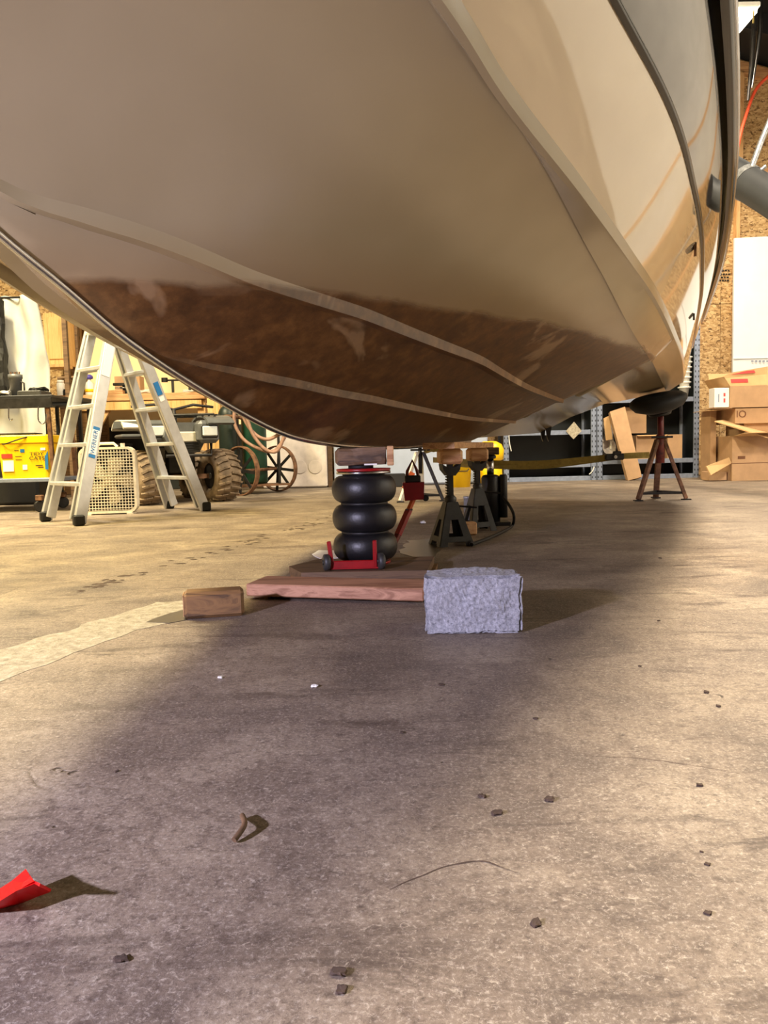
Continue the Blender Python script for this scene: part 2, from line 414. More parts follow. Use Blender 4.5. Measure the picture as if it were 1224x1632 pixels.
MB().beam((XL, YB-.02, roof_z(XL)-.16), (2.6, YB-.02, roof_z(2.6)-.16), .09, .14).build('plate', 'wood_x', wb)
# printed stamps on the boards
for (px, py, n, dx) in ((1143, 431, 5, 4.6), (1141, 437, 6, 4.2), (1146, 442, 4, 4.6), (1140, 447, 6, 4)):
    st = MB()
    for k in range(n):
        p = at(px+dx*k, py, YB+.02); st.box(p, (.022+.01*(k % 2), .004, .022))
    st.build('printed_mark', 'ink', wb)
st = MB()
for k in range(9): st.box(at(1167.5, 175+8*k, YB+.02), (.07, .004, .03))
st.build('printed_mark', 'red_dark', wb)
wl = struct(box('wall_left', 'wall_low_bounce', (XL-.08, (YF+YB)/2, 2.6), (.15, YB-YF, 5.2)))
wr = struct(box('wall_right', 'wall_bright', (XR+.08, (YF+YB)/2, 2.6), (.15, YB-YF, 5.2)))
k = 0
y = 9.9
while y > 7.5:                                   # right wall: framing above, boards below
    box('stud', 'wood_z', (XR-.045, y, 2.55), (.09, .05, 5.0), wr); y -= 1.22
for (y0, y1) in ((9.9, 11.05),):
    box('osb_panel', 'osb', (XR-.02, (y0+y1)/2, 1.25), (.03, y1-y0, 2.44), wr)
wf = struct(MB().box(((XL-4.6)/2, YF-.08, 2.6), (-4.6-XL, .15, 5.2)).box(((2.2+XR)/2, YF-.08, 2.6), (XR-2.2, .15, 5.2)).box((-1.2, YF-.08, 4.5), (6.8, .15, 1.6)).build('wall_front', 'wall_low_bounce'))
ce = MB()
for (xa, xb) in ((XL-.1, 2.6), (2.6, XR+.1)):
    ce.add([(xa, YF, roof_z(xa)), (xb, YF, roof_z(xb)), (xb, YB+.2, roof_z(xb)), (xa, YB+.2, roof_z(xa)),
            (xa, YF, roof_z(xa)+.1), (xb, YF, roof_z(xb)+.1), (xb, YB+.2, roof_z(xb)+.1), (xa, YB+.2, roof_z(xa)+.1)],
           [(0, 1, 2, 3), (4, 5, 6, 7), (0, 1, 5, 4), (2, 3, 7, 6), (0, 3, 7, 4), (1, 2, 6, 5)])
ceil = struct(ce.build('ceiling', 'ceil'))
for y in (1.0, 3.4, 5.8, 8.2, 10.2):
    MB().beam((2.6, y, roof_z(2.6)-.12), (XR, y, roof_z(XR)-.12), .09, .24).build('rafter', 'ceil', ceil)
for xp in (3.2, 3.9, 4.6, 5.3, 6.0, 6.7):
    MB().box((xp, 5, roof_z(xp)-.03), (.04, 10, .05)).build('purlin', 'ceil', ceil)

# ------------------------------------------------------------ the boat (s aft, t starboard, z up)
AY = math.radians(21.6)
D2, N2, J2 = V((math.sin(AY), math.cos(AY), 0)), V((math.cos(AY), -math.sin(AY), 0)), V((-.06, 3.4, 0))
def B(s, t, z): return J2 + D2*s + N2*t + V((0, 0, z))
SK = [-3.7, -3.3, -2.6, -1.92, -1.76, -1.56, -1.22, -.78, -.43, 0, .5, 1.04, 2.2, 4.3]
ZK = [2.05, 1.72, 1.29, .952, .882, .79, .677, .565, .527, .51, .507, .52, .55, .60]
ST = [-3.7, -3.0, -2.5, -2, -1.5, -1, -.5, 0, 1, 2, 4.3]
def T(arr): return lambda s: smooth_interp(s, ST, arr)
tB = lambda s: smooth_interp(s, [-3.7, -1.62, -1.44, -1.16, -.88, -.5, .16, 1.0, 4.3], [.004, .006, .026, .112, .184, .243, .278, .285, .29])
tA = lambda s: smooth_interp(s, [-3.7, -2.3, -1.98, -1.82, -1.62, -1.44, -1.22, -.96, -.56, -.06, 1.6, 4.3], [.009, .018, .073, .15, .24, .295, .362, .433, .507, .562, .585, .59])
tci = T([.02, .36, .55, .72, .85, .93, .98, 1.02, 1.07, 1.10, 1.12])
tco = lambda s: smooth_interp(s, [-3.7, -3.0, -2.5, -2, -1.63, -1.35, -.91, -.58, -.2, .45, 1.42, 2.76, 4.3], [.03, .42, .62, .785, .878, .921, 1.006, 1.055, 1.102, 1.165, 1.22, 1.27, 1.27])
tm = lambda s: smooth_interp(s, [-3.7, -3.0, -2.5, -2, -1.5, -1.15, -.72, -.39, -.02, .79, 1.45, 2.24, 4.3], [.06, .60, .78, .94, 1.066, 1.138, 1.22, 1.268, 1.303, 1.355, 1.371, 1.377, 1.335])
tg = lambda s: smooth_interp(s, [-3.7, -3.0, -2.5, -2, -1.5, -1, -.54, -.02, .7, 1.63, 2.59, 3.91, 4.3], [.20, 1.02, 1.18, 1.26, 1.31, 1.352, 1.39, 1.426, 1.462, 1.482, 1.478, 1.418, 1.395])  # gunwale; unseen forward part widened so the bow shades the floor
zci = lambda s: smooth_interp(s, [-3.7, -2.8, -2.2, -1.57, -.97, -.37, .52, 1.42, 2.4, 4.3], [2.1, 1.75, 1.55, 1.37, 1.26, 1.15, 1.04, .995, .965, .94])
zco = lambda s: smooth_interp(s, [-3.7, -2.8, -2, -1.5, -1, -.5, 0, 1, 2, 4.3], [2.1, 1.72, 1.45, 1.33, 1.25, 1.2, 1.17, 1.14, 1.11, 1.04])
zm = lambda s: smooth_interp(s, [-3.7, -2.5, -1.35, -.6, .3, 1.5, 4.3], [2.15, 1.72, 1.56, 1.52, 1.49, 1.45, 1.33])
zg = lambda s: smooth_interp(s, [-3.7, -2.5, -.63, 0, 1.5, 3.0, 4.3], [2.35, 2.0, 1.80, 1.77, 1.72, 1.66, 1.58])
zk = lambda s: smooth_interp(s, SK, ZK)
def lin_z(s, t): return zk(s)+(zci(s)-zk(s))*t/tci(s) + (.05*max(0, min(1, (s-1.8)/2.2))*math.sin(PI*min(1, t/tci(s))))
zB = lambda s: lin_z(s, tB(s)); zA = lambda s: lin_z(s, tA(s))
PORT = lambda s: interp(s, [-3.7, -2.2, -1.0, 0, .5, 4.3], [0, .05, .12, .23, .25, .25])  # heel: the port side sits lower
STEP0, STEP1 = 1.75, 4.25
def sect(s):
    aft = s > STEP1-9 and s > STEP0
    fB = max(0., min(1., (s+1.6)/.5)); fA = max(0., min(1., (s+2.3)/.5))   # strakes fade in behind the stem
    on = 0.0 if s > STEP0 else fB
    lift = .035 if s > STEP0 else 0.0
    k = (0.0, zk(s)+lift*.4)
    b = (tB(s), zB(s)+lift); a = (tA(s), zA(s)+lift); ci = (tci(s), zci(s)+lift*.4)
    co = (tco(s), zco(s)); m = (tm(s), zm(s))
    def lerp(p, q, u, bow=0.0): return (p[0]+(q[0]-p[0])*u, p[1]+(q[1]-p[1])*u - bow*4*u*(1-u))
    P = [k, lerp(k, b, .33), lerp(k, b, .66)]
    w1 = .030*on
    bi = lerp(k, b, max(0, 1-w1/max(.02, b[0])))
    P += [bi, (b[0], bi[1]-.004*on+.0), (b[0]+.004, b[1])]
    P += [lerp(b, a, u, .003) for u in (.33, .66)]
    on = 0.0 if s > STEP0 else fA; w2 = .044*on
    ai = lerp(b, a, max(0, 1-w2/max(.03, a[0]-b[0])))
    P += [ai, (a[0], ai[1]-.004*on), (a[0]+.004, a[1])]
    P += [lerp(a, ci, u, .006) for u in (.2, .4, .6, .8)]
    P += [ci, (ci[0]+.006, ci[1]-.012)]
    f = (co[0]-.022, co[1]-.02)
    P += [lerp(P[-1], f, .5), f, (co[0]-.006, co[1]-.016), co, (co[0]+.004, co[1]+.02)]
    st_ = P[-1]
    P += [lerp(st_, m, u, .010) for u in (.15, .3, .45, .6, .75, .9)] + [m]
    return P
SS = []
s = -3.7
while s < STEP0-.001: SS.append(s); s += .05
SS += [STEP0, STEP0+.004]; s = STEP0+.06
while s < 4.3: SS.append(s); s += .08
SS.append(4.3)
secs = [sect(s) for s in SS]
NP = len(secs[0]); ITOP = NP-8       # bottom + chine up to here
boat = thing('motor_boat', 'large cream motor boat hull propped above the floor, its bottom stained brown', 'boat', B(0, 0, .507))
def strip(i0, i1, side, mb):
    n = i1-i0+1; vs = []
    for si, s in enumerate(SS):
        for i in range(i0, i1+1):
            t, z = secs[si][i]
            if side < 0: z -= PORT(s)*min(1, t/1.1)
            vs.append(B(s, side*t, z))
    fs = []
    for a in range(len(SS)-1):
        for i in range(n-1):
            f = (a*n+i, a*n+i+1, (a+1)*n+i+1, (a+1)*n+i); fs.append(f if side > 0 else f[::-1])
    mb.add(vs, fs, True); return len(vs)
hb = MB(); strip(0, ITOP, 1, hb); strip(0, ITOP, -1, hb)
hull = hb.build('hull_bottom', 'hull', boat)
bm = bmesh.new(); bm.from_mesh(hull.data); bmesh.ops.remove_doubles(bm, verts=bm.verts, dist=.0004)
bmesh.ops.recalc_face_normals(bm, faces=bm.faces); bm.to_mesh(hull.data); bm.free()
me = hull.data
sc_a = me.attributes.new('scum', 'FLOAT', 'POINT'); cl_a = me.attributes.new('clean', 'FLOAT', 'POINT')
for i, v in enumerate(me.vertices):
    p = v.co + ORG[hull.name]; q = p-J2; s_ = q.dot(D2); t_ = q.dot(N2)
    wl_z = .893 + (.095*t_ if t_ > -.2 else -.02)
    sc_a.data[i].value = .5 + (wl_z - p.z)*1.0
    cl_a.data[i].value = 1.0 if s_ > STEP0+.002 and t_ < 2 else 0.0
try:
    me.set_sharp_from_angle(angle=math.radians(32))
except Exception: pass
sp = hb = MB(); strip(ITOP, NP-1, 1, hb); strip(ITOP, NP-1, -1, hb)
top = hb.build('topside', 'topside', boat)
# upper hull above the moulding
def skin(fn, side, n, mb):
    vs = []
    for s in SS:
        for (t, z) in fn(s):
            if side < 0: z -= PORT(s)
            vs.append(B(s, side*t, z))
    n = len(fn(0)); fs = []
    for a in range(len(SS)-1):
        for i in range(n-1): fs.append((a*n+i, a*n+i+1, (a+1)*n+i+1, (a+1)*n+i))
    mb.add(vs, fs, True)
up = MB()
fu = lambda s: [(tm(s)+(tg(s)-tm(s))*u + .02*math.sin(u*PI), zm(s)+.012+(zg(s)-zm(s))*u) for u in (0, .15, .3, .45, .6, .75, .9, 1)]
skin(fu, 1, 0, up); skin(fu, -1, 0, up)
lab(up.build('upper_hull', 'navy', boat), 'glossy dark navy upper band of the hull')
dk = MB()
fd = lambda s: [(tg(s)*u, zg(s)+.10+.10*(1-u*u)) for u in (0, .25, .5, .75, 1)]
skin(fd, 1, 0, dk); skin(fd, -1, 0, dk); dk.build('light_blocking_deck', 'white', boat)  # unseen cap over the hull, added to block light
rail = MB()
pr = [(0, -.05), (.022, -.048), (.036, -.02), (.036, .06), (.02, .10), (.0, .11), (-.02, .1)]
fr = lambda s: [(tg(s)+a, zg(s)+b) for a, b in pr]
skin(fr, 1, 0, rail); skin(fr, -1, 0, rail); rr = rail.build('rub_rail', 'black_gloss', boat)
ins = MB(); fi = lambda s: [(tg(s)+.036+a, zg(s)-.006+b) for a, b in ((0, -.012), (.008, -.008), (.008, .008), (0, .012))]
skin(fi, 1, 0, ins); lab(ins.build('rail_highlight', 'chrome', rr), 'thin bright strip in place of the highlight along the black rub rail')  # bright strip stands in for the glossy rail's reflected highlight
mo = MB(); fmo = lambda s: [(tm(s)+a, zm(s)+b) for a, b in ((-.004, -.013), (.010, -.010), (.012, .004), (.008, .010), (0, .015))]
skin(fmo, 1, 0, mo); skin(fmo, -1, 0, mo); lab(mo.build('moulding', 'black_gloss', boat), 'black moulding between the cream and navy bands')
kst = MB().tube([B(s_, 0, zk(s_)-.002) for s_ in SS if s_ < 1.7], .010, 8).build('keel_strip', 'chrome', boat)
# transom
tr = MB()
st_s = sect(4.3); ring = [B(4.3, t, z) for t, z in st_s] + [B(4.3, tg(4.3), zg(4.3))]
pr_ = [B(4.3, -t, z-PORT(4.3)*min(1, t/1.1)) for t, z in st_s] + [B(4.3, -tg(4.3), zg(4.3)-PORT(4.3))]
loop = ring + pr_[::-1][:-1]; tr.add(loop, [tuple(range(len(loop)))]); tr.build('transom', 'topside', boat)
# underwater fittings near the stern: two hanging fins, two small drains on the side
for (px, py, Yd) in ((865, 690, 7.3), (874, 690, 7.25)):
    p = at(px, py, Yd)
    MB().prism([(-.03, .09), (.03, .09), (.012, -.06), (.0, -.08), (-.012, -.05)], .03, Matrix.Translation(p)).build('water_pickup', 'steel_dark', boat)
def side_pt(s, u): 
    t = tco(s)+(tm(s)-tco(s))*u; z = zco(s)+(zm(s)-zco(s))*u; return B(s, t+.008, z-.01)
for (s, u, nm, mt, ln) in ((.85, .80, 'drain_fitting', 'rust', .032), (2.2, .60, 'drain_fitting', 'gray_paint', .022)):
    p = side_pt(s, u); q = N2*.02
    MB().tube([p-q*.3, p+q*.3], ln, 16).build(nm, mt, boat)
# short steps at the ventilated edge
for (s0, ta, tb) in ((1.8, .06, .28), (1.8, .32, .57), (1.95, .64, 1.0)):
    a = B(s0+.0, ta, zk(s0)+(zci(s0)-zk(s0))*(ta/1.1)+.015); b = B(s0-.18, tb, zk(s0)+(zci(s0)-zk(s0))*(tb/1.1)+.03)
    MB().beam(a, b, .05, .03, ch=.012).build('vent_lip', 'hull', boat)

# ------------------------------------------------------------ keel supports
def rough_block(name, m, X, d, cuts=(14, 8, 8), amp=.004, chip=.012, sc=14, parent=None, seed=0):
    bm = bmesh.new(); bmesh.ops.create_cube(bm, size=1)
    for ax, c in enumerate(cuts):
        es = [e for e in bm.edges if abs((e.verts[0].co-e.verts[1].co).normalized()[ax]) > .9]
        bmesh.ops.subdivide_edges(bm, edges=es, cuts=c, use_grid_fill=True)
    for v in bm.verts:
        co = V((v.co.x*d[0], v.co.y*d[1], v.co.z*d[2]))
        near = sum(1 for i in range(3) if abs(v.co[i]) > .499)
        nv = V((noise.noise(co*sc+V((seed, 0, 0))), noise.noise(co*sc+V((9+seed, 0, 0))), noise.noise(co*sc+V((0, 17, seed)))))
        fine = noise.noise(co*sc*5)*amp
        co += nv*amp*1.6
        if near >= 2: co *= 1 - chip*(1.1+1.6*noise.noise(co*sc*1.7+V((0, 0, seed))))/max(d)*2
        co += co.normalized()*fine
        v.co = co
    mb = MB(); bm.verts.ensure_lookup_table(); mb.add([X @ v.co for v in bm.verts], [[v.index for v in f.verts] for f in bm.faces], False)
    bm.free(); return mb.build(name, m, parent)

# front concrete block
Xb = Matrix.Translation((.238, 2.10, .0765)) @ Matrix.Rotation(-.06, 4, 'Z')
bl = rough_block('concrete_block', 'block', Xb, (.256, .15, .155), (40, 22, 24), .0045, .020, 18)
tag(bl, 'rough grey concrete block standing alone on the floor in front', 'block')

# planks
pl = thing('plank', 'long pinkish wooden plank lying on the floor behind the concrete block', 'plank', (-.2, 2.6, 0))
Xp = Matrix.Translation((-.155, 2.585, .0)) @ Matrix.Rotation(math.radians(-16), 4, 'Z')
MB().box((0, 0, .032), (.62, .17, .042), X=Xp, ch=.004).build('board', 'wood_pink', pl)
MB().box((-.26, 0, .0055), (.05, .15, .011), X=Xp).build('shim', 'wood_dark', pl)
MB().box((.2, .02, .0055), (.16, .12, .011), X=Xp).build('shim', 'wood_dark', pl)
p2 = thing('plank', 'short stack of dark planks carrying the black air jack', 'plank', (-.1, 3.15, 0))
poly = [(-.30, -.02), (-.235, -.185), (.235, -.2), (.285, .16), (-.2, .17)]
def slab(poly, z0, z1):
    n = len(poly); m = MB(); m.add([(p[0]-.08, p[1]+3.03, z0) for p in poly]+[(p[0]-.08, p[1]+3.03, z1) for p in poly],
        [tuple(range(n))[::-1], tuple(range(n, 2*n))]+[(i, (i+1) % n, (i+1) % n+n, i+n) for i in range(n)]); return m
slab([(p[0]*1.02+.01, p[1]*1.04) for p in poly], 0, .015).build('lower_board', 'wood_dark', p2)
slab(poly, .016, .046).build('upper_board', 'wood_old', p2)
lg = thing('timber_offcut', 'short square brown timber offcut lying left of the planks', 'timber', (-.53, 2.4, 0))
Xl = Matrix.Translation((-.53, 2.34, .041)) @ Matrix.Rotation(math.radians(12), 4, 'Z')
MB().box((0, 0, 0), (.18, .085, .08), X=Xl, ch=.01).build('offcut', 'wood_dark', lg)
MB().box((-.0905, 0, 0), (.002, .07, .065), X=Xl).build('lit_end_grain', 'wood_x', lg)  # pale end grain carries the light on the left end in its colour

# air jack
jx, jy = -.078, 3.07
JZ = .046
aj = thing('air_bag_jack', 'black triple air bag jack with red base standing on dark planks', 'jack', (jx, jy, JZ))
prof = [(.095, JZ+.006)]
for k in range(3):
    z0 = JZ+.010+k*.115
    for a in range(0, 181, 15):
        aa = math.radians(a); prof.append((.085+.044*math.sin(aa)**.8 if 0 < a < 180 else .084, z0+.0575-.0535*math.cos(aa)))
prof.append((.085, JZ+.010+3*.115))
MB().lathe(prof, (jx, jy, 0), 48).build('air_bag', 'bellow', aj)
for k in (1, 2):
    zz = JZ+.010+k*.115
    MB().lathe([(.087, zz-.007), (.094, zz-.004), (.094, zz+.004), (.087, zz+.007)], (jx, jy, 0), 40).build('girdle_ring', 'steel_dark', aj)
zt = JZ+.356
MB().lathe([(.085, zt), (.108, zt+.001), (.108, zt+.011), (.09, zt+.012)], (jx, jy, 0), 40).build('top_plate', 'chrome', aj)
MB().lathe([(.104, zt+.012), (.108, zt+.014), (.108, zt+.021), (.06, zt+.022)], (jx, jy, 0), 40).build('red_cap', 'red', aj)
MB().lathe([(.05, zt+.022), (.05, zt+.034)], (jx-.01, jy, 0), 24).build('saddle', 'black_rub', aj)
MB().lathe([(.10, JZ), (.10, JZ+.008)], (jx, jy, 0), 40).build('base_plate', 'red', aj)
fr_ = MB()
yf = 2.875
xa, xb = at(530, 900, yf).x, at(598, 900, yf).x
fr_.box(((xa+xb)/2, yf, JZ+.022), (xb-xa, .012, .03), ch=.003).box(((xa+xb)/2, yf+.02, JZ+.008), (xb-xa+.04, .05, .006))
fr_.build('axle_bar', 'red', aj)
for xx, lean in ((xa, -.012), (xb, 0.0)):
    MB().beam((xx, yf, JZ+.01), (xx+lean, yf-.004, JZ+.112), .016, .012, up=(0, 1, 0), ch=.003).build('guard_post', 'red', aj)
for xx, sg in ((xa-.022, -1), (xb+.022, 1)):
    Xw = Matrix.Translation((xx, yf, JZ+.032)) @ Matrix.Rotation(.25, 4, 'Z') @ Matrix.Rotation(PI/2, 4, 'Y')
    wh = MB().lathe([(.024, -.013), (.031, -.009), (.031, .009), (.024, .013)], (0, 0, 0), 24, Xw).build('wheel', 'gray_paint', aj)
    MB().lathe([(.010, -.016), (.010, .016)], (0, 0, 0), 14, Xw).build('hub', 'black', wh)
# handle leaning back to the right
h0 = V((.0, 3.15, JZ+.01)); h1 = at(634, 853, 3.32); h2 = at(652, 812, 3.36); h3 = at(660, 793, 3.38)
MB().beam(h0, h1, .026, .022, ch=.003).build('handle_foot', 'red_dark', aj)
MB().beam(h1, h2, .03, .022, ch=.003).build('handle_lower', 'red', aj)
MB().beam(h1+(h2-h1)*.7, h3, .02, .016, ch=.002).build('handle_upper', 'orange', aj)
MB().tube([h2+V((-.015, -.012, 0)), h2+V((.015, -.012, 0))], .004, 8).build('hinge_pin', 'chrome', aj)
pa = at(658, 783, 3.38)
bxp = [(-.045, .04), (.050, .04), (.046, -.035), (-.036, -.04)]
MB().prism(bxp, .05, Matrix.Translation(pa)).build('handle_box', 'red', aj)
MB().tube([pa+V((-.028, 0, .04)), pa+V((-.022, 0, .09)), pa+V((0, 0, .135)), pa+V((.02, 0, .09)), pa+V((.03, 0, .04))], .007, 8).build('grip', 'red_dark', aj)
MB().box(pa+V((.0, .0, .055)), (.07, .045, .03), ch=.004).build('valve_block', 'steel_dark', aj)
MB().lathe([(.014, -.02), (.014, .02)], (0, 0, 0), 14, Matrix.Translation(pa+V((.055, 0, -.03))) @ Matrix.Rotation(PI/2, 4, 'X')).build('air_knob', 'black', aj)
# block between jack and keel
kb = thing('keel_block', 'weathered wooden block between the air jack and the keel', 'block', (jx, jy, zt+.034))
p0 = at(537, 720, jy); p1 = at(612, 748, jy)
zb0, zb1 = zt+.034, .508
rough_block('timber', 'wood_old', Matrix.Translation((jx-.008, jy, (zb0+zb1)/2)), (.20, .12, zb1-zb0-.002), (10, 6, 4), .002, .006, 9, kb)
MB().box((jx+.108, jy-.01, (zb0+zb1)/2), (.026, .12, zb1-zb0+.004), ch=.003).build('end_board', 'wood_x', kb)
MB().box((jx+.03, jy-.01, zb0+.004), (.05, .1, .006)).build('shim', 'white', kb)

# plank over the two jack stands and their saddle blocks
def jack_stand(px, pyb, label, hgt, colh, sc=1.0, ang=0.0):
    g = gnd(px, pyb); g.z = 0
    t = thing('jack_stand', label, 'jack stand', g, 'grey ratchet jack stands under the keel')
    X = Matrix.Translation(g) @ Matrix.Rotation(ang, 4, 'Z')
    bw, tw, h = .105*sc, .032*sc, hgt
    body = MB()
    for q in range(4):
        Xq = X @ Matrix.Rotation(q*PI/2, 4, 'Z')
        # side panel with a triangular opening: built as two legs, a foot strip and a collar
        def pt(u, z):
            r = bw+(tw-bw)*z/h; return Xq @ V((u*r, -r, z))
        th = .004
        def quad(pts):
            o = [p for p in pts]; nrm = (o[1]-o[0]).cross(o[2]-o[0]).normalized()*th
            body.add(o+[p+nrm for p in o], [(0, 1, 2, 3), (7, 6, 5, 4), (0, 4, 5, 1), (1, 5, 6, 2), (2, 6, 7, 3), (3, 7, 4, 0)])
        quad([pt(-1, 0), pt(-.55, 0), pt(-.38, h*.62), pt(-1, h*.62)])
        quad([pt(.55, 0), pt(1, 0), pt(1, h*.62), pt(.38, h*.62)])
        quad([pt(-.62, h*.10), pt(.62, h*.10), pt(.55, h*.22), pt(-.55, h*.22)])
        quad([pt(-1, h*.60), pt(1, h*.60), pt(1, h), pt(-1, h)])
    body.build('body', 'gray_paint', t)
    MB().lathe([(tw*1.1, h-.01), (tw*1.15, h+.02), (tw*.7, h+.035)], g, 20, None).build('collar', 'gray_paint', t)
    cw = .018
    col = MB().box((0, 0, h*.5+colh/2), (cw*1.5, cw*1.5, colh-h*.5+.0), X=X)
    for k in range(int((colh-h)/.014)):
        col.box((-cw, 0, h+.03+k*.014), (.010, .02, .007), rot=(0, .4, 0), X=X)
    col.build('ratchet_column', 'steel_dark', t)
    MB().prism([(-.05, .03), (-.045, .0), (-.02, -.03), (.02, -.03), (.045, 0), (.05, .03), (.02, .012), (-.02, .012)], .06, X @ Matrix.Translation((0, 0, colh))).build('saddle', 'steel_dark', t)
    MB().tube([X @ V((.03, -.03, h-.02)), X @ V((.12, -.06, h-.03))], .005, 8).build('lever', 'steel_dark', t)
    return t, g
js1, g1 = jack_stand(719, 868, 'dark grey jack stand under the near end of the keel plank', .22, .385, .86, .25)
js2, g2 = jack_stand(762, 845, 'dark grey jack stand behind the first one, beside the bottle jack', .25, .385, .78, .3)
for g, nm in ((g1, 'pale round wood block on the nearer jack stand'), (g2, 'pale round wood block on the farther jack stand')):
    a = V((g.x-.035, g.y-.07, .452)); b = V((g.x+.03, g.y+.07, .452))
    Xc = Matrix.Translation((g.x, g.y, .452)) @ Matrix.Rotation(.12, 4, 'Z')
    o = MB().box((0, 0, 0), (.115, .12, .078), X=Xc, ch=.014).build('saddle_block', 'wood_x'); tag(o, nm, 'wood block')
mid = (g1+g2)/2
pk = MB().beam((g1.x-.07, g1.y-.20, .507), (g2.x+.06, g2.y+.28, .507), .16, .032, ch=.003).build('keel_plank', 'wood_y')
tag(pk, 'thick wooden plank lying across both jack stands under the keel', 'plank')
# bottle jack with hose
gb = gnd(787, 838); gb.z = 0; gb.x += .02; gb.y += .05
bj = thing('bottle_jack', 'tall black air bottle jack beside the two grey jack stands', 'jack', gb)
MB().box((gb.x, gb.y, .012), (.17, .15, .024), ch=.004).build('base', 'steel_dark', bj)
MB().lathe([(.058, .024), (.058, .30), (.05, .315), (.035, .32)], (gb.x-.03, gb.y, 0), 28).build('cylinder', 'black', bj)
MB().lathe([(.022, .32), (.022, .42)], (gb.x-.03, gb.y, 0), 20).build('ram', 'chrome', bj)
MB().lathe([(.03, .42), (.036, .425), (.036, .44), (.025, .445)], (gb.x-.03, gb.y, 0), 20).build('ram_head', 'steel_dark', bj)
MB().box((gb.x-.03, gb.y, .468), (.10, .10, .046), ch=.004).build('top_pad', 'wood_old', bj)
MB().lathe([(.026, .05), (.026, .31), (.02, .32)], (gb.x+.045, gb.y-.03, 0), 20).build('air_motor', 'black', bj)
MB().lathe([(.02, .02), (.02, .17), (.024, .172), (.024, .185)], (gb.x-.18, gb.y+.02, 0), 18).build('reservoir_sleeve', 'alu', bj)
MB().tube([(gb.x-.06, gb.y+.02, .1), (gb.x-.18, gb.y+.02, .1)], .008, 8).build('sleeve_bracket', 'steel_dark', bj)
hp = [at(791, 775, gb.y-.03), at(800, 790, gb.y-.04), at(812, 806, gb.y-.15), at(819, 822, gb.y-.3), gnd(816, 838, .012), gnd(800, 848, .01), gnd(780, 857, .01), gnd(762, 864, .01), gnd(752, 868, .01)]
def smoothpath(pts, n=6):
    pts = [V(p) for p in pts]; out = []
    for i in range(len(pts)-1):
        p0, p1, p2, p3 = pts[max(i-1, 0)], pts[i], pts[i+1], pts[min(i+2, len(pts)-1)]
        for k in range(n):
            t = k/n; out.append(.5*((2*p1)+(p2-p0)*t+(2*p0-5*p1+4*p2-p3)*t*t+(3*p1-p0-3*p2+p3)*t**3))
    return out+[pts[-1]]
MB().tube(smoothpath(hp), .009, 8).build('air_hose', 'black_rub', bj)
e0 = gnd(752, 867, .012); e1 = gnd(741, 862, .02)
MB().tube([e0, (e0+e1)/2, e1], [.012, .014, .009], 10).build('hose_coupling', 'chrome', bj)
gy = gnd(748, 856); o = MB().box((gy.x, gy.y+.1, .038), (.10, .06, .074), rot=(0, 0, .3), ch=.008).build('wood_chock', 'wood_x')
tag(o, 'small yellow wooden chock on the floor between the jack stands', 'wood block')

# ------------------------------------------------------------ boat stands (A-frame)
def a_stand(px, pyb, h, hw, label, mats, tilt=0.0, post_top=None):
    g = gnd(px, pyb); g.z = 0
    t = thing('boat_stand', label, 'boat stand', g)
    X = Matrix.Translation(g) @ Matrix.Rotation(tilt, 4, 'Z')
    apex = V((0, 0, h))
    feet = [V((-hw, -.05, 0)), V((hw, -.05, 0)), V((0.05, hw*1.2, 0))]
    for f, mt in zip(feet, mats[:3]):
        a = apex+V((f.x, f.y, 0)).normalized()*.03
        kk = f+(a-f)*.45
        MB().beam(X @ f+V((0, 0, .012)), X @ a, .048, .03, ch=.004).build('leg', mt, t)
        MB().box(X @ f+V((0, 0, .005)), (.07, .06, .01), ch=.002).build('foot', 'steel_dark', t)
    b = MB()
    for i in range(3):
        f1, f2 = feet[i], feet[(i+1) % 3]
        b.beam(X @ (f1+(apex-f1)*.12), X @ (f2+(apex-f2)*.12), .02, .02)
    b.build('brace', 'steel_dark', t)
    sr_ = .036 if hw > .202 else .018
    MB().lathe([(sr_, h-.20), (sr_, h+.04)], g, 16).build('sleeve', mats[3], t)
    pt = post_top or h+.2
    MB().lathe([(sr_*.75, h-.12), (sr_*.75, pt)], g, 14).build('threaded_post', mats[4], t)
    hn = MB().tube([g+V((-.09, -.04, h+.02)), g+V((.09, -.04, h+.02))], .009, 8).build('screw_handle', 'steel_dark', t)
    return t, g
sr, gr = a_stand(1052, 797, .52, .205, 'rusty red boat stand with a big black round pad under the chine', ['rust', 'rust', 'rust', 'old_red', 'red_dark'], 0, .80)
pc = at(1049, 641, gr.y)
tiltX = Matrix.Translation(pc) @ Matrix.Rotation(math.radians(-12), 4, 'Y') @ Matrix.Rotation(math.radians(8), 4, 'X')
padp = [(.0, -.085), (.12, -.08), (.20, -.05), (.235, -.005), (.235, .03), (.20, .055), (.10, .06), (.02, .05)]
MB().lathe(padp, (0, 0, 0), 36, tiltX).build('pad', 'black_rub', sr)
MB().lathe([(.09, -.11), (.10, -.085)], (0, 0, 0), 24, tiltX).build('pad_plate', 'steel_dark', sr)
sl_, gl = a_stand(671, 799, .46, .20, 'white and orange painted boat stand far behind the red jack handle', ['white', 'steel_dark', 'white', 'steel_dark', 'steel_dark'], .1, .56)

MB().box(gl+V((-.115, -.06, .20)), (.052, .045, .17), rot=(0, .48, 0)).build('orange_band', 'orange', sl_)
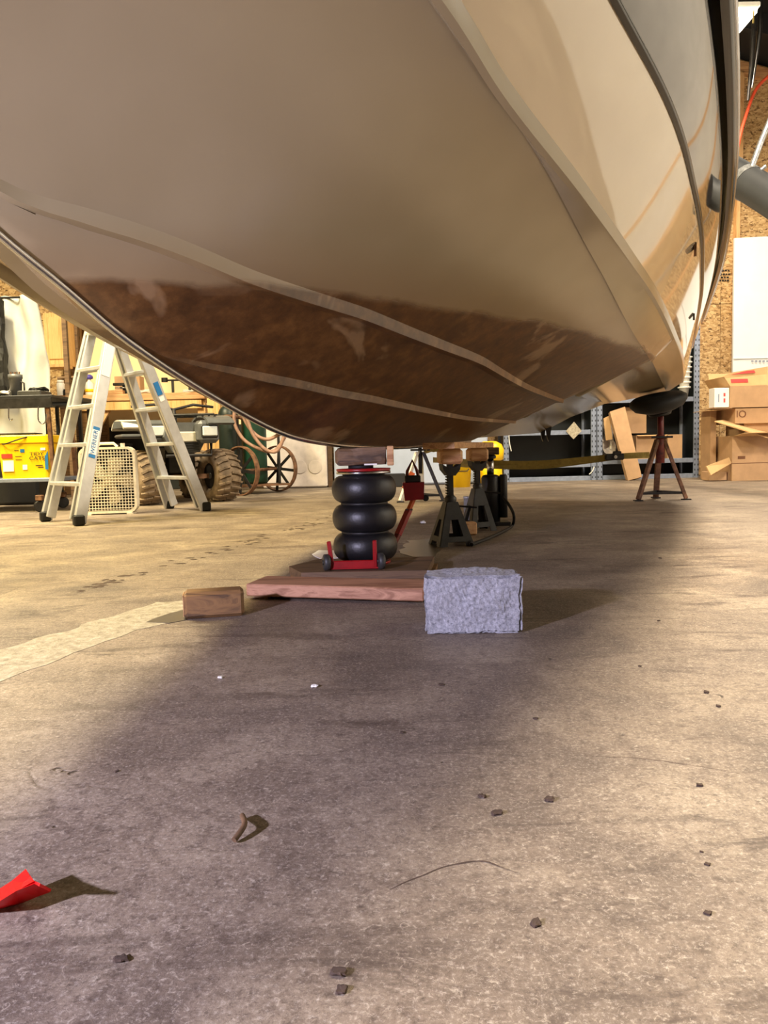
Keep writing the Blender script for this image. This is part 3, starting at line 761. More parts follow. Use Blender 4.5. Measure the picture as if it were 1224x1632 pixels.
# webbing strap with ratchet between the stands
sa = at(1035, 725, gr.y-.05); sb = at(978, 728, gr.y+.0); sm_ = at(840, 739, 6.9); se = at(690, 733, gl.y-.03)
stp = thing('webbing_strap', 'olive yellow webbing strap stretched between the two boat stands', 'strap', sb)
def ribbon(pts, wd, name, m, parent, twist=None, th=.003):
    mb = MB(); vs = []
    for i, p in enumerate(pts):
        a = twist[i] if twist else 0
        u = V((0, math.sin(a), math.cos(a)))*wd/2; n = V((0, math.cos(a), -math.sin(a)))*th/2
        vs += [p+u+n, p-u+n, p-u-n, p+u-n]
    fs = []
    for i in range(len(pts)-1):
        for j in range(4): fs.append((i*4+j, i*4+(j+1) % 4, i*4+4+(j+1) % 4, i*4+4+j))
    mb.add(vs, fs); return mb.build(name, m, parent)
r1 = smoothpath([sa, sb, sm_, se], 14)
ribbon(r1, .05, 'webbing', 'strap', stp, [.25*math.sin(i*.3) for i in range(len(r1))])
r2 = smoothpath([sb+V((0, .02, -.01)), sm_+V((.2, .02, -.03)), sm_+V((-.5, .03, -.012)), se+V((.1, .02, 0))], 10)
ribbon(r2, .04, 'loose_tail', 'strap', stp, [.9*math.sin(i*.25) for i in range(len(r2))])
rt = MB().box(sb+V((0, -.02, 0)), (.16, .04, .055), ch=.008).box(sb+V((.02, -.03, .03)), (.07, .03, .035), ch=.006).build('ratchet_buckle', 'steel_dark', stp)
MB().tube([sb+V((0, -.06, 0)), sb+V((0, .02, 0))], .015, 12).build('ratchet_spool', 'chrome', rt)

# ------------------------------------------------------------ shelving at the back wall
YS = 10.55                                   # front of shelves
def shelving(xa, xb, top, shelf_zs, label):
    t = thing('shelving_unit', label, 'shelving', ((xa+xb)/2, YS+.2, 0))
    for x_ in (xa, xb):
        for y_ in (YS, YS+.5):
            p = MB().box((x_, y_, top/2), (.072, .035, top), ch=.004).build('upright', 'zinc', t)
            if y_ == YS:
                h = MB()
                for k in range(int(top/.07)):
                    for dx in (-.022, .022): h.box((x_+dx, YS-.0185, .04+k*.07), (.012, .002, .026))
                o_ = h.build('punched_slots', 'shelf_dark', p); o_['kind'] = 'stuff'
    MB().box(((xa+xb)/2, YS+.545, top/2), (xb-xa, .012, top)).build('back_panel', 'shelf_dark', t)
    for x_ in (xa, xb): MB().box((x_, YS+.26, top/2), (.008, .42, top)).build('side_panel', 'shelf_dark', t)
    for z_ in shelf_zs:
        o = MB().box(((xa+xb)/2, YS+.25, z_), (xb-xa-.06, .5, .05)).build('shelf', 'shelf_dark', t)
        MB().box(((xa+xb)/2, YS-.004, z_+.0), (xb-xa-.08, .012, .062), ch=.003).build('shelf_lip', 'zinc', o)
    return t
xa1, xb1 = at(807, 750, YS).x, at(946, 750, YS).x
xa2, xb2 = at(955.5, 750, YS).x, at(1109, 740, YS).x
zs = at(880, 742, YS).z; zs2 = at(915, 689, YS).z
shelving(xa1, xb1, at(807, 640, YS).z, [.03, zs, zs2, zs2+.5], 'grey steel shelving unit with empty dark shelves under the stern')
shelving(xa2, xb2, at(1109, 480, YS).z, [.03, at(1030, 735, YS).z, at(1100, 636, YS).z, 1.9], 'tall grey steel shelving unit holding cardboard, right of the empty one')
zsh = at(1030, 735, YS).z+.026
# contents
def slabpx(a, b, c, d, Y, th, name, m, parent=None):
    """a flat panel from four photo corners at depth Y (a number or one per corner)"""
    Ys = Y if isinstance(Y, (list, tuple)) else [Y]*4
    P = [at(q[0], q[1], y_) for q, y_ in zip((a, b, c, d), Ys)]
    n = (P[1]-P[0]).cross(P[2]-P[0]).normalized()*th
    return MB().add(P+[p+n for p in P], [(0, 1, 2, 3), (7, 6, 5, 4), (0, 4, 5, 1), (1, 5, 6, 2), (2, 6, 7, 3), (3, 7, 4, 0)]).build(name, m, parent)
o = slabpx((972, 656), (996, 648), (1023, 760), (1001, 766), [YS-.12, YS-.12, YS-.35, YS-.35], .10, 'cardboard_carton', 'card')
tag(o, 'long narrow cardboard carton leaning against the shelf front', 'box')
def open_carton(name, label, c, d, flaps=(), rot=0, group=None, mt='card'):
    t = thing(name, label, 'box', (c[0], c[1], c[2]), group)
    X = Matrix.Translation(c) @ Matrix.Rotation(rot, 4, 'Z'); th = .006
    w_, dp, h = d
    for (cc, dd) in (((0, -dp/2+th/2, h/2), (w_, th, h)), ((0, dp/2-th/2, h/2), (w_, th, h)), ((-w_/2+th/2, 0, h/2), (th, dp-2*th, h)), ((w_/2-th/2, 0, h/2), (th, dp-2*th, h))):
        MB().box(cc, dd, X=X).build('side', mt, t)
    MB().box((0, 0, th/2), (w_-2*th, dp-2*th, th), X=X).build('bottom', mt, t)
    for (edge, ang, ln) in flaps:
        if edge == 'L': Y_ = X @ Matrix.Translation((-w_/2, 0, h)) @ Matrix.Rotation(ang, 4, 'Y'); cc, dd = (-ln/2, 0, 0), (ln, dp*.98, .005)
        if edge == 'R': Y_ = X @ Matrix.Translation((w_/2, 0, h)) @ Matrix.Rotation(-ang, 4, 'Y'); cc, dd = (ln/2, 0, 0), (ln, dp*.98, .005)
        if edge == 'F': Y_ = X @ Matrix.Translation((0, -dp/2, h)) @ Matrix.Rotation(-ang, 4, 'X'); cc, dd = (0, -ln/2, 0), (w_*.98, ln, .005)
        if edge == 'B': Y_ = X @ Matrix.Translation((0, dp/2, h)) @ Matrix.Rotation(ang, 4, 'X'); cc, dd = (0, ln/2, 0), (w_*.98, ln, .005)
        MB().box(cc, dd, X=Y_).build('flap', 'card_in', t)
    return t, X
c1 = at(1071, 733, YS+.2)
open_carton('cardboard_box', 'small tan cardboard box on the shelf right of the red stand post', (c1.x, YS+.22, zsh), (.20, .25, .33), [('L', -.6, .1)])
c1 = at(1028, 733, YS+.2)
open_carton('cardboard_box', 'tan cardboard box on the shelf behind the leaning carton', (c1.x-.02, YS+.24, zsh), (.30, .30, .33), [('F', -.2, .06)], .05)
c1 = at(1005, 700, YS+.2)
open_carton('cardboard_box', 'upper cardboard box with open dark side on the shelf beneath the hull', (c1.x+.07, YS+.27, zsh+.36), (.28, .24, .36), [], -.1)
wr_ = rough_block('plastic_wrap', 'film', Matrix.Translation((at(970, 700, YS+.15).x, YS+.22, zsh+.27)) , (.15, .2, .5), (8, 6, 14), .03, .02, 9)
tag(wr_, 'crumpled clear plastic wrap heaped on the shelf left of the leaning carton', 'packaging')
ng = slabpx((962, 667), (972, 662), (976, 700), (966, 702), YS-.02, .02, 'cardboard_strip', 'card_in'); tag(ng, 'small cardboard strip tucked into the plastic wrap', 'cardboard')
# diamond paper sign hung on the shelf front
dm = slabpx((915, 672), (927, 687), (914, 700), (902, 687), YS-.03, .003, 'paper_tag', 'patch'); tag(dm, 'diamond shaped paper tag hanging on the upper shelf edge', 'tag')
# loose twine ends
for (pts, lb) in ((((811, 692), (812, 706), (815, 719)), 'thin white string hanging at the left shelf post'), (((939, 756), (944, 751), (947, 744)), 'short white cable tie at the foot of the middle shelf post')):
    o = MB().tube(smoothpath([at(a, b, YS-.04) for a, b in pts], 5), .007, 6).build('string', 'white'); tag(o, lb, 'string')
ok = box('masking_tape_tab', 'strap', at(923, 724, YS+.02), (.045, .04, .07)); tag(ok, 'little pale tab standing on the lower empty shelf', 'tape'); ok.location.z = zs+.026
# nested white buckets
zbk = at(1100, 636, YS).z+.026
for k in range(7):
    c = (at(1096, 600, YS).x+.004*k+.0, YS+.12, zbk+.0001+k*.068)
    pr2 = [(.050, .0), (.066, .125), (.085, .13), (.085, .148), (.062, .150)] 
    lb = 'lowest white bucket of the nested stack beside the hull stern' if k == 0 else 'white buckets nested in a stack beside the hull stern'
    o = MB().lathe(pr2, c, 20).build('nested_bucket', 'white'); tag(o, lb, 'bucket', 'nested white buckets on the shelf')

# ------------------------------------------------------------ right corner: foam board, boxes, duct
xw0 = at(1167, 590, 10.9).x
fb = MB().prism([(xw0, at(1167, 596, 10.9).z), (xw0+1.22, at(1167, 596, 10.9).z-.03), (xw0+1.22, at(1169, 379, 10.9).z+.02), (xw0+.0, at(1169, 380, 10.9).z)], .04,
     Matrix.Translation((0, 10.9, 0))).build('foam_board', 'foam'); tag(fb, 'tall white foam board leaning on the wall behind the cartons', 'foam board')
fl_ = box('board_seam', 'foam', (xw0+.61, 10.87, at(1167, 572, 10.9).z), (1.21, .012, .01), fb)
pm = MB()
for k in range(5): pm.box(at(1199+6*k, 575.5, 10.86), (.03, .003, .018))
pm.build('printed_mark', 'zinc', fb)
YX = 9.45
def px2x(px, Y): return at(px, 700, Y).x
# table-like low crate the foam board stands on (hidden behind boxes)
big, Xb1 = open_carton('cardboard_box', 'large brown carton at the bottom of the stack by the wall', (px2x(1167, YX)+.45, YX+.35, 0), (.90, .70, .545), [('F', .12, .30)])
f0 = Xb1 @ V((0, -.35, 0))
MB().box((f0.x-.02, f0.y-.002, .215), (.88, .002, .006)).build('crease', 'brown_ink', big)
MB().box((f0.x-.335, f0.y-.003, .285), (.09, .003, .035)).build('print_block', 'brown_ink', big)
MB().box((f0.x+.0, f0.y-.003, .47), (.022, .003, .04)).box((f0.x, f0.y-.003, .525-.1+.1), (.03, .003, .018)).build('print_arrow', 'brown_ink', big)
# slanting open carton lying between
mid_, Xm = open_carton('cardboard_box', 'crushed open carton with raised flaps in the middle of the stack', (px2x(1174, YX)+.36, YX+.32, .70), (.74, .60, .185), [('L', -.05, .28)])
text('printed_word', 'IO', .12, 'brown_ink', upright((px2x(1187, YX)-.04, YX+.32-.304, .775)), mid_)
o = slabpx((1139, 671), (1152, 669), (1224, 688), (1224, 697), [YX-.1, YX+.1, YX+.1, YX-.25], .012, 'cardboard_flap', 'card_in'); tag(o, 'long folded cardboard flap sticking out left over the big carton', 'cardboard')
box('flap_support', 'card', (px2x(1174, YX)+.42, YX+.32, .625), (.6, .5, .148), mid_)
zt0 = .895
topb, Xt = open_carton('cardboard_box', 'open carton with red tape on top of the stack by the wall', (px2x(1163, YX)+.40, YX+.30, zt0), (.80, .60, .26), [('B', 1.25, .22), ('L', 1.0, .14)])
MB().box((0, .33, .37), (.22, .004, .05), rot=(-.3, 0, 0), X=Xt).build('red_tape', 'pink', topb)
wb2 = box('label_box', 'white_label', (px2x(1152, YX-.02), YX+.1, zt0+.125), (.18, .16, .235), None, ch=.003)
MB().box((px2x(1156, YX-.02), YX+.018, zt0+.16), (.022, .003, .04)).box((px2x(1156, YX-.02), YX+.018, zt0+.09), (.02, .003, .05)).build('red_print', 'pink', wb2)
MB().box((px2x(1147, YX-.02), YX+.018, zt0+.12), (.012, .003, .10)).build('grey_print', 'zinc', wb2)
tag(wb2, 'small white box with red print left of the top carton', 'box')
bk = box('shelf_ledge', 'card', (px2x(1152, YX), YX+.2, zt0-.003), (.22, .4, .006)); tag(bk, 'thin cardboard sheet carrying the small white box', 'cardboard')
bk2 = box('cardboard_riser', 'card', (px2x(1160, YX)-.02, YX+.52, zt0/2-.004), (.07, .3, zt0-.012)); tag(bk2, 'upright folded cardboard pressed behind the carton stack', 'cardboard')
o = slabpx((1126, 743), (1162, 729), (1166, 738), (1133, 757), [YX-.1, YX, YX, YX-.15], .02, 'cardboard_flap', 'card_in'); tag(o, 'loose cardboard flap lying against the left foot of the big carton', 'cardboard')
o = box('cardboard_box', 'card', (px2x(1150, YX), YX+.2, .06), (.22, .22, .11), ch=.004); tag(o, 'low small carton on the floor left of the big carton', 'box')
o = slabpx((1143, 604), (1165, 594), (1224, 584), (1224, 596), [YX+.3]*4, .012, 'cardboard_flap', 'card_in'); tag(o, 'raised back flaps above the top carton', 'cardboard')
o2 = slabpx((1165, 597), (1190, 591), (1202, 590), (1204, 594), [YX+.28]*4, .006, 'tape_strip', 'pink', o)

# duct
ya = 6.2
pd = [at(1080, 195, ya+.4), at(1158, 272, ya), at(1224, 312, ya-.4), at(1330, 380, ya-1.0)]
dt = thing('exhaust_duct', 'dark grey round duct hanging under the roof at upper right', 'duct', pd[1])
MB().tube(pd, .125, 28).build('pipe', 'duct', dt)
dj = (pd[2]-pd[1]).normalized()
jp = pd[1]+(pd[2]-pd[1])*.50
MB().tube([jp-dj*.03, jp+dj*.03], .130, 28).build('joint_band', 'flex', dt)
dz = V((0, 0, 1))
s1 = at(1188, 290, ya-.25)
hs = thing('support_strap', 'silver perforated strap holding up the dark duct', 'strap', s1)
MB().tube([s1+V((0, -.02, 0)), at(1212, 228, ya-.25), at(1240, 160, ya-.2), V((at(1240, 160, ya-.2).x+.1, ya-.1, roof_z(at(1240, 160, ya).x+.1)))], .022, 8).build('strap_band', 'flex', hs)
MB().tube([s1+V((.01, -.04, 0)), s1+V((.12, -.06, .09))], .014, 8).build('strap_loop', 'flex', hs)
for (a, b, c, d, lb, mt) in ((1211, 52, 1198, 140, 'bright metal hanger rod under the dark roof', 'chrome'), (1199, 88, 1192, 160, 'dim dark hanger rod left of the bright one', 'steel_dark')):
    p, q = at(a, b, 9.4), at(c, d, 9.5)
    p2_ = p+(p-q)*3
    o = MB().tube([q, p, V((p.x+.02, p.y, roof_z(p.x)))], [.016, .03, .014], 8).build('hanger_rod', mt); tag(o, lb, 'rod')
cd = smoothpath([at(1174, 246, 10.0), at(1180, 215, 10.0), at(1187, 190, 10.0), at(1199, 155, 10.0), at(1209, 137, 10.0), at(1224, 122, 10.0), at(1260, 90, 10.0)], 5)
cc_ = MB().tube(cd, .02, 8).build('extension_cord', 'orange_cord'); tag(cc_, 'orange cord running up the far wall beside the duct', 'cord')
# light fixture
lf = thing('ceiling_light', 'bright fluorescent ceiling fixture hanging at top right', 'light', (3.42, 7.5, 4.62))
pf = at(1178, 22, 7.9); pf.y += .6
lz = pf.z+.02
MB().box((pf.x, pf.y+.0, lz+.06), (.40, 1.25, .05), ch=.01).build('housing', 'white', lf)
em = mat('lit fluorescent diffuser', (255, 236, 200), .5, 0, 0, 8); em.node_tree.nodes['Principled BSDF'].inputs['Emission Color'].default_value = (1, .9, .7, 1)
em.node_tree.nodes['Principled BSDF'].inputs['Emission Strength'].default_value = 9
MB().box((pf.x, pf.y, lz+.01), (.36, 1.2, .05), ch=.01).build('diffuser', em, lf)
for dx in (-.15, .15): MB().tube([(pf.x+dx, pf.y, lz+.08), (pf.x+dx, pf.y, roof_z(pf.x+dx))], .008, 6).build('chain', 'chrome', lf)
MB().box((pf.x+.14, pf.y-.6, lz-.05), (.012, .01, .12)).box((pf.x-.02, pf.y-.6, lz-.06), (.03, .01, .10)).build('cobweb_fringe', 'strap', lf)

# ------------------------------------------------------------ centre background
cx0, cx1 = at(532, 730, 10.3).x, at(778, 730, 10.3).x
cb = thing('chest_freezer', 'pale blue grey chest freezer seen beneath the keel at the back', 'freezer', ((cx0+cx1)/2, 10.6, 0))
MB().box(((cx0+cx1)/2, 10.62, .40), (cx1-cx0, .6, .78), ch=.02).build('cabinet', 'blue_bin', cb)
MB().box(((cx0+cx1)/2, 10.62, .83), (cx1-cx0+.02, .64, .07), ch=.015).build('lid', 'blue_bin', cb)
MB().box(((cx0+cx1)/2-.2, 10.305, .75), (.25, .03, .03), ch=.006).build('handle', 'white', cb)
bx = at(636, 765, 10.0)
o = box('black_case', 'black', (at(620, 750, 10.05).x+.0, 10.1, .085), (.42, .25, .17), ch=.01); tag(o, 'low black case on the floor in front of the freezer', 'case')
yo = at(786, 740, 9.6)
ye = thing('yellow_machine', 'bright yellow wheeled tank standing behind the bottle jack', 'machine', (yo.x, 9.7, 0))
MB().lathe([(.06, .02), (.14, .03), (.155, .12), (.15, .25), (.12, .3)], (yo.x-.02, 9.75, 0), 24).build('lower_tank', 'yellow', ye)
MB().lathe([(.10, .30), (.17, .33), (.18, .45), (.15, .52), (.08, .56)], (yo.x-.02, 9.75, 0), 24).build('upper_tank', 'yellow', ye)
MB().lathe([(.05, .29), (.11, .30), (.11, .33)], (yo.x-.02, 9.75, 0), 20).build('waist_band', 'black', ye)
yb = thing('yellow_bucket', 'yellow bucket left of the yellow tank, half hidden by the jack stands', 'bucket', (yo.x-.42, 9.6, 0))
MB().lathe([(.13, .0), (.15, .28), (.16, .285), (.16, .30), (.14, .3)], (yo.x-.42, 9.6, 0), 24).build('pail', 'yellow', yb)
MB().tube([(yo.x-.57, 9.6, .27), (yo.x-.50, 9.45, .2), (yo.x-.34, 9.45, .2), (yo.x-.27, 9.6, .27)], .006, 6).build('bail', 'steel_dark', yb)
yr = rough_block('yellow_rag', 'strap', Matrix.Translation(at(688, 716, gl.y)+V((.03, 0, .01))) , (.20, .10, .07), (10, 6, 5), .02, .02, 12); tag(yr, 'crumpled yellow rag hanging off the white boat stand top', 'rag')
# fridge panel
fx0, fx1 = at(455, 770, 10.3).x, at(522, 775, 10.3).x
fg = thing('white_appliance', 'stained white enamel appliance with two faint round marks', 'appliance', ((fx0+fx1)/2-.3, 10.55, 0))
MB().box((fx1-.43, 10.6, .62), (.86, .6, 1.22), ch=.015).build('cabinet', 'fridge', fg)
for px in (478, 502):
    p = at(px, 744, 10.29)
    MB().lathe([(.086, 0), (.09, .0), (.09, .003), (.086, .003)], (0, 0, 0), 28, Matrix.Translation(p) @ Matrix.Rotation(PI/2, 4, 'X')).build('round_mark', 'fridge', fg)
ps = box('timber_post', 'wood_old', (at(526, 740, 10.4).x, 10.45, .9), (.06, .09, 1.8)); tag(ps, 'dark upright timber between the white appliance and the freezer', 'post')

# ------------------------------------------------------------ gas bottle cart
YG = 9.15
ct = thing('bottle_cart', 'welding bottle hand cart on two big spoked steel wheels', 'cart', (at(400, 780, YG).x, YG, 0))
def spoked(c, R, yaw, name='wheel', tilt=0.0):
    X = Matrix.Translation(c) @ Matrix.Rotation(yaw, 4, 'Z') @ Matrix.Rotation(PI/2+tilt, 4, 'Y')
    w_ = MB().lathe([(R-.012, -.028), (R, -.028), (R, .028), (R-.012, .028)], (0, 0, 0), 44, X, True)
    w_.build(name, 'rust', ct); wo = bpy.data.objects[name] if False else None
    return X
def wheel(c, R, yaw):
    X = Matrix.Translation(c) @ Matrix.Rotation(yaw, 4, 'Z') @ Matrix.Rotation(PI/2, 4, 'Y')
    mb = MB(); n = 44; vs = []; fs = []
    prof = [(R-.014, -.03), (R, -.03), (R, .03), (R-.014, .03)]
    for j in range(n):
        a = 2*PI*j/n
        for (r, z) in prof: vs.append(X @ V((r*math.cos(a), r*math.sin(a), z)))
    for j in range(n):
        for i in range(4): fs.append((j*4+i, j*4+(i+1) % 4, ((j+1) % n)*4+(i+1) % 4, ((j+1) % n)*4+i))
    mb.add(vs, fs, False); rim = mb.build('wheel', 'rust', ct)
    for k in range(8):
        a = 2*PI*k/8+.1
        MB().beam(X @ V((.02*math.cos(a), .02*math.sin(a), 0)), X @ V(((R-.01)*math.cos(a), (R-.01)*math.sin(a), 0)), .034, .012, up=X.to_3x3() @ V((0, 0, 1))).build('spoke', 'steel_dark' , rim)
    MB().lathe([(.03, -.05), (.03, .05)], (0, 0, 0), 16, X).build('hub', 'steel_dark', rim)
    return X
R1 = .285
w1 = at(384, 752, YG-.3); w1.z = R1
w2 = at(443, 744, YG+.45); w2.z = R1+.0
wheel(w1, R1, math.radians(52)); wheel(w2, R1, math.radians(58))
MB().tube([w1, w2], .018, 10).build('axle', 'rust', ct)
MB().box(((w1.x+w2.x)/2, (w1.y+w2.y)/2+.05, .10), (.62, .34, .02), rot=(0, 0, .5)).build('platform', 'rust', ct)
for dx in (-.22, .22):
    p = V(((w1.x+w2.x)/2+dx, (w1.y+w2.y)/2+dx*.55-.05, 0))
    MB().tube([p+V((0, 0, .1)), p+V((0, .02, 1.35))], .016, 8).build('frame_post', 'steel_dark', ct)
MB().tube([V(((w1.x+w2.x)/2-.22, (w1.y+w2.y)/2-.17, 1.1)), V(((w1.x+w2.x)/2+.22, (w1.y+w2.y)/2+.07, 1.1))], .014, 8).build('frame_bar', 'steel_dark', ct)
def bottle(px, Y, R, top, m, lb, z0=.112):
    c = at(px, 700, Y); 
    t = thing('gas_cylinder', lb, 'gas cylinder', (c.x, Y, z0))
    h = top-z0
    prof = [(R*.92, z0), (R, z0+.03)]+[(R, z0+h-.22)]+[(R*math.cos(a), z0+h-.22+R*math.sin(a)*1.1) for a in (.3, .6, .9, 1.15)]+[(R*.28, z0+h-.06)]
    MB().lathe(prof, (c.x, Y, 0), 28).build('shell', m, t)
    MB().lathe([(R*.34, z0+h-.07), (R*.34, z0+h)], (c.x, Y, 0), 16).build('valve_cap', 'steel_dark', t)
    return c
bottle(365, YG+.12, .118, 1.16, 'green', 'dark green gas cylinder at the left of the bottle cart')
bottle(405, YG+.30, .150, 1.35, 'green2', 'wide brighter green gas cylinder at the right of the bottle cart')
MB().tube(smoothpath([at(343, 690, 8.7), at(346, 676, 8.8), at(356, 665, 8.9), at(372, 664, 8.95), at(385, 666, 9.0)], 5), .022, 8).build('push_handle', 'rust', ct)
# coiled hoses
hz = [[(374, 652), (374, 675), (388, 700), (412, 715), (436, 719), (452, 700), (455, 688)],
      [(384, 656), (396, 680), (412, 696), (428, 700), (442, 694), (456, 687)],
      [(392, 660), (402, 690), (418, 712), (432, 720), (444, 716), (455, 690)],
      [(388, 652), (410, 672), (428, 682), (445, 688), (458, 686)]]
for i, hpz in enumerate(hz):
    o = MB().tube(smoothpath([at(a, b, YG-.25-.03*i) for a, b in hpz], 7), .020, 8).build('hose', 'hose', ct)
for i in range(4):
    MB().tube(smoothpath([at(376+6*i, 650+2*i, YG-.1), at(396+8*i, 662+4*i, YG-.12), at(420+8*i, 676+3*i, YG-.1)], 5), .010, 6).build('thin_hose', 'film', ct)

# ------------------------------------------------------------ ATV
A0 = V((-1.93, 8.35, 0))
atv = thing('quad_bike', 'dusty grey quad bike with knobbly muddy tyres behind the stepladder', 'vehicle', A0)
fdir = V((.46, -.89, 0)).normalized(); rdir = V((fdir.y, -fdir.x, 0))     # rdir: across
rdir = V((.89, .46, 0)).normalized()
def AP(a, f, z): return A0 + rdir*a + fdir*f + V((0, 0, z))
def tyre(c, R, wd, axis):
    """knobbly tyre: carcass, cleats and rim"""
    X = Matrix.Translation(c) @ Matrix((axis.cross(V((0, 0, 1))).normalized(), V((0, 0, 1)), axis)).transposed().to_4x4()
    prof = [(R*.50, -wd*.42), (R*.62, -wd*.5), (R*.80, -wd*.5), (R*.93, -wd*.42), (R*.97, -wd*.2), (R*.98, 0), (R*.97, wd*.2), (R*.93, wd*.42), (R*.80, wd*.5), (R*.62, wd*.5), (R*.50, wd*.42)]
    n = 40; mb = MB(); vs = []; fs = []
    for j in range(n):
        a = 2*PI*j/n
        for (r, z) in prof: vs.append(X @ V((r*math.cos(a), r*math.sin(a), z)))
    k = len(prof)
    for j in range(n):
        for i in range(k): fs.append((j*k+i, j*k+(i+1) % k, ((j+1) % n)*k+(i+1) % k, ((j+1) % n)*k+i))
    mb.add(vs, fs, True); tire = mb.build('tire', 'tire', atv)
    cl = MB()
    for j in range(22):
        for sg in (-1, 1):
            a = 2*PI*(j+(.25 if sg > 0 else 0))/22; p = []
            for (u, da) in ((.02, .06), (.25, .02), (.46, -.07)):
                aa = a+da; rr = R*(1.0 if u < .4 else .94)
                p.append(X @ V((rr*math.cos(aa), rr*math.sin(aa), sg*u*wd)))
            for q in range(2): cl.beam(p[q], p[q+1], R*.075, R*.09, up=X.to_3x3() @ V((math.cos(a), math.sin(a), 0)))
    o = cl.build('cleats', 'tire', tire); o['kind'] = 'stuff'
    MB().lathe([(R*.52, -wd*.36), (R*.5, -wd*.1), (R*.2, -wd*.05), (R*.18, wd*.12), (R*.2, wd*.15), (R*.5, wd*.2), (R*.52, wd*.36)], (0, 0, 0), 28, X).build('rim', 'steel_dark', tire)
    hubb = MB().lathe([(R*.12, -wd*.4), (R*.12, wd*.3)], (0, 0, 0), 14, X)
    for q in range(4): hubb.lathe([(.012, -wd*.16), (.012, wd*.2)], (R*.3*math.cos(q*PI/2), R*.3*math.sin(q*PI/2), 0), 8, X)
    hubb.build('hub', 'gray_paint', tire)
RT = .265
cR = gnd(349, 799); cL = gnd(226, 806)
yaw_w = V((.76, .65, 0)).normalized()
tyre(V((cR.x, cR.y+.05, RT)), RT, .28, yaw_w)
tyre(V((cL.x, cL.y+.12, RT)), RT, .27, yaw_w)
A0 = V(((cR.x+cL.x)/2, (cR.y+cL.y)/2+.06, 0)); 
rdir = V((cR.x-cL.x, cR.y-cL.y, 0)).normalized(); rdir = V((.87, .49, 0)).normalized(); fdir = V((.49, -.87, 0)).normalized()
for sg in (-1, 1):
    tyre(AP(sg*.42-.05, -.85, RT), RT, .26, rdir)
MB().beam(AP(-.36, 0, RT), AP(.40, 0, RT), .045, .045).build('front_axle', 'rust', atv)
MB().beam(AP(-.4, -.85, RT), AP(.3, -.85, RT), .06, .06).build('rear_axle', 'rust', atv)
# chassis and engine
MB().box(AP(0, -.42, .42), (.30, .85, .28), rot=(0, 0, .51), ch=.03).build('engine', 'steel_dark', atv)
def xA(a, f, z, rz=0): return Matrix.Translation(AP(a, f, z)) @ Matrix((rdir, -fdir, V((0, 0, 1)))).transposed().to_4x4()
# lamp pods
for (px, lbx) in ((331, 0), (250, 1)):
    p = at(px, 688, A0.y-.28)
    X = Matrix.Translation(p) @ Matrix((rdir, -fdir, V((0, 0, 1)))).transposed().to_4x4()
    pod = MB().box((0, .05, 0), (.205, .22, .22), X=X, ch=.035).build('headlight_pod', 'atv_gray', atv)
    MB().box((0, -.066, .0), (.165, .02, .12), X=X, ch=.012).build('lens_bezel', 'black', pod)
    MB().box((0, -.078, .005), (.145, .02, .095), X=X, ch=.01).build('headlight', 'lens', pod)
# centre nose and grille
pn = at(290, 700, A0.y-.2)
X = Matrix.Translation(pn) @ Matrix((rdir, -fdir, V((0, 0, 1)))).transposed().to_4x4()
MB().prism([(-.16, .16), (.2, .16), (.22, .02), (.14, -.13), (-.12, -.13), (-.2, .02)], .22, X).build('nose', 'atv_gray', atv)
MB().box((.03, -.125, .02), (.22, .03, .10), X=X, ch=.01).build('nose_panel', 'atv_white', atv)
gmb = MB()
for k in range(4): gmb.box((0.02, -.12, -.03-.025*k), (.22, .02, .01), X=X)
gmb.build('grille', 'black', atv)
MB().tube([X @ V((-.2, -.16, -.16)), X @ V((.24, -.16, -.16)), X @ V((.26, -.1, .0))], .016, 8).build('bumper', 'steel_dark', atv)
# fenders
def fender(px, py, mt, wd, sg):
    p = at(px, py, A0.y-.05); Xf = Matrix.Translation(p) @ Matrix((rdir, -fdir, V((0, 0, 1)))).transposed().to_4x4()
    poly = []
    for k in range(9):
        a = math.radians(20+k*17.5); poly.append((.34*math.cos(a), .13*math.sin(a)))
    inner = [(x*.93, y-.018) for x, y in poly][::-1]
    rot = Xf @ Matrix.Rotation(PI/2, 4, 'Z')
    MB().prism(poly+inner, wd, rot).build('fender', mt, atv)
fender(338, 683, 'atv_gray', .26, 1); fender(212, 690, 'atv_white', .30, -1)
MB().prism([(-.14, 0), (.14, .02), (.10, .07), (-.12, .07)], .5, Matrix.Translation(at(215, 684, A0.y-.05))).build('side_shell', 'atv_gray', atv)
# rack, seat, bars
rk = MB()
pr0 = at(308, 662, A0.y-.1)
for k in range(5): rk.tube([pr0+V((-.22+.11*k, -.15, 0)), pr0+V((-.22+.11*k, .25, .0))], .010, 6)
for yy in (-.15, .05, .25): rk.tube([pr0+V((-.24, yy, 0)), pr0+V((.24, yy, 0))], .012, 6)
for xx in (-.18, .18): rk.tube([pr0+V((xx, -.1, 0)), pr0+V((xx*.7, -.05, -.14))], .010, 6)
rk.build('front_rack', 'black', atv)
tk = MB().box(AP(-.05, -.35, .74), (.30, .45, .16), rot=(0, 0, .51), ch=.05).build('fuel_tank', 'atv_white', atv)
MB().box(AP(-.05, -.75, .76), (.32, .5, .12), rot=(0, 0, .51), ch=.05).build('seat', 'black', atv)
MB().tube([AP(-.42, -.22, .98), AP(-.2, -.18, 1.0), AP(0, -.2, .95), AP(.2, -.18, 1.0), AP(.42, -.22, .98)], .014, 8).build('handlebar', 'black', atv)
MB().tube([AP(0, -.2, .95), AP(0, -.1, .7)], .02, 8).build('steering_stem', 'steel_dark', atv)
MB().box(AP(-.05, -.95, .70), (.75, .4, .04), rot=(0, 0, .51), ch=.015).build('rear_fender', 'atv_gray', atv)

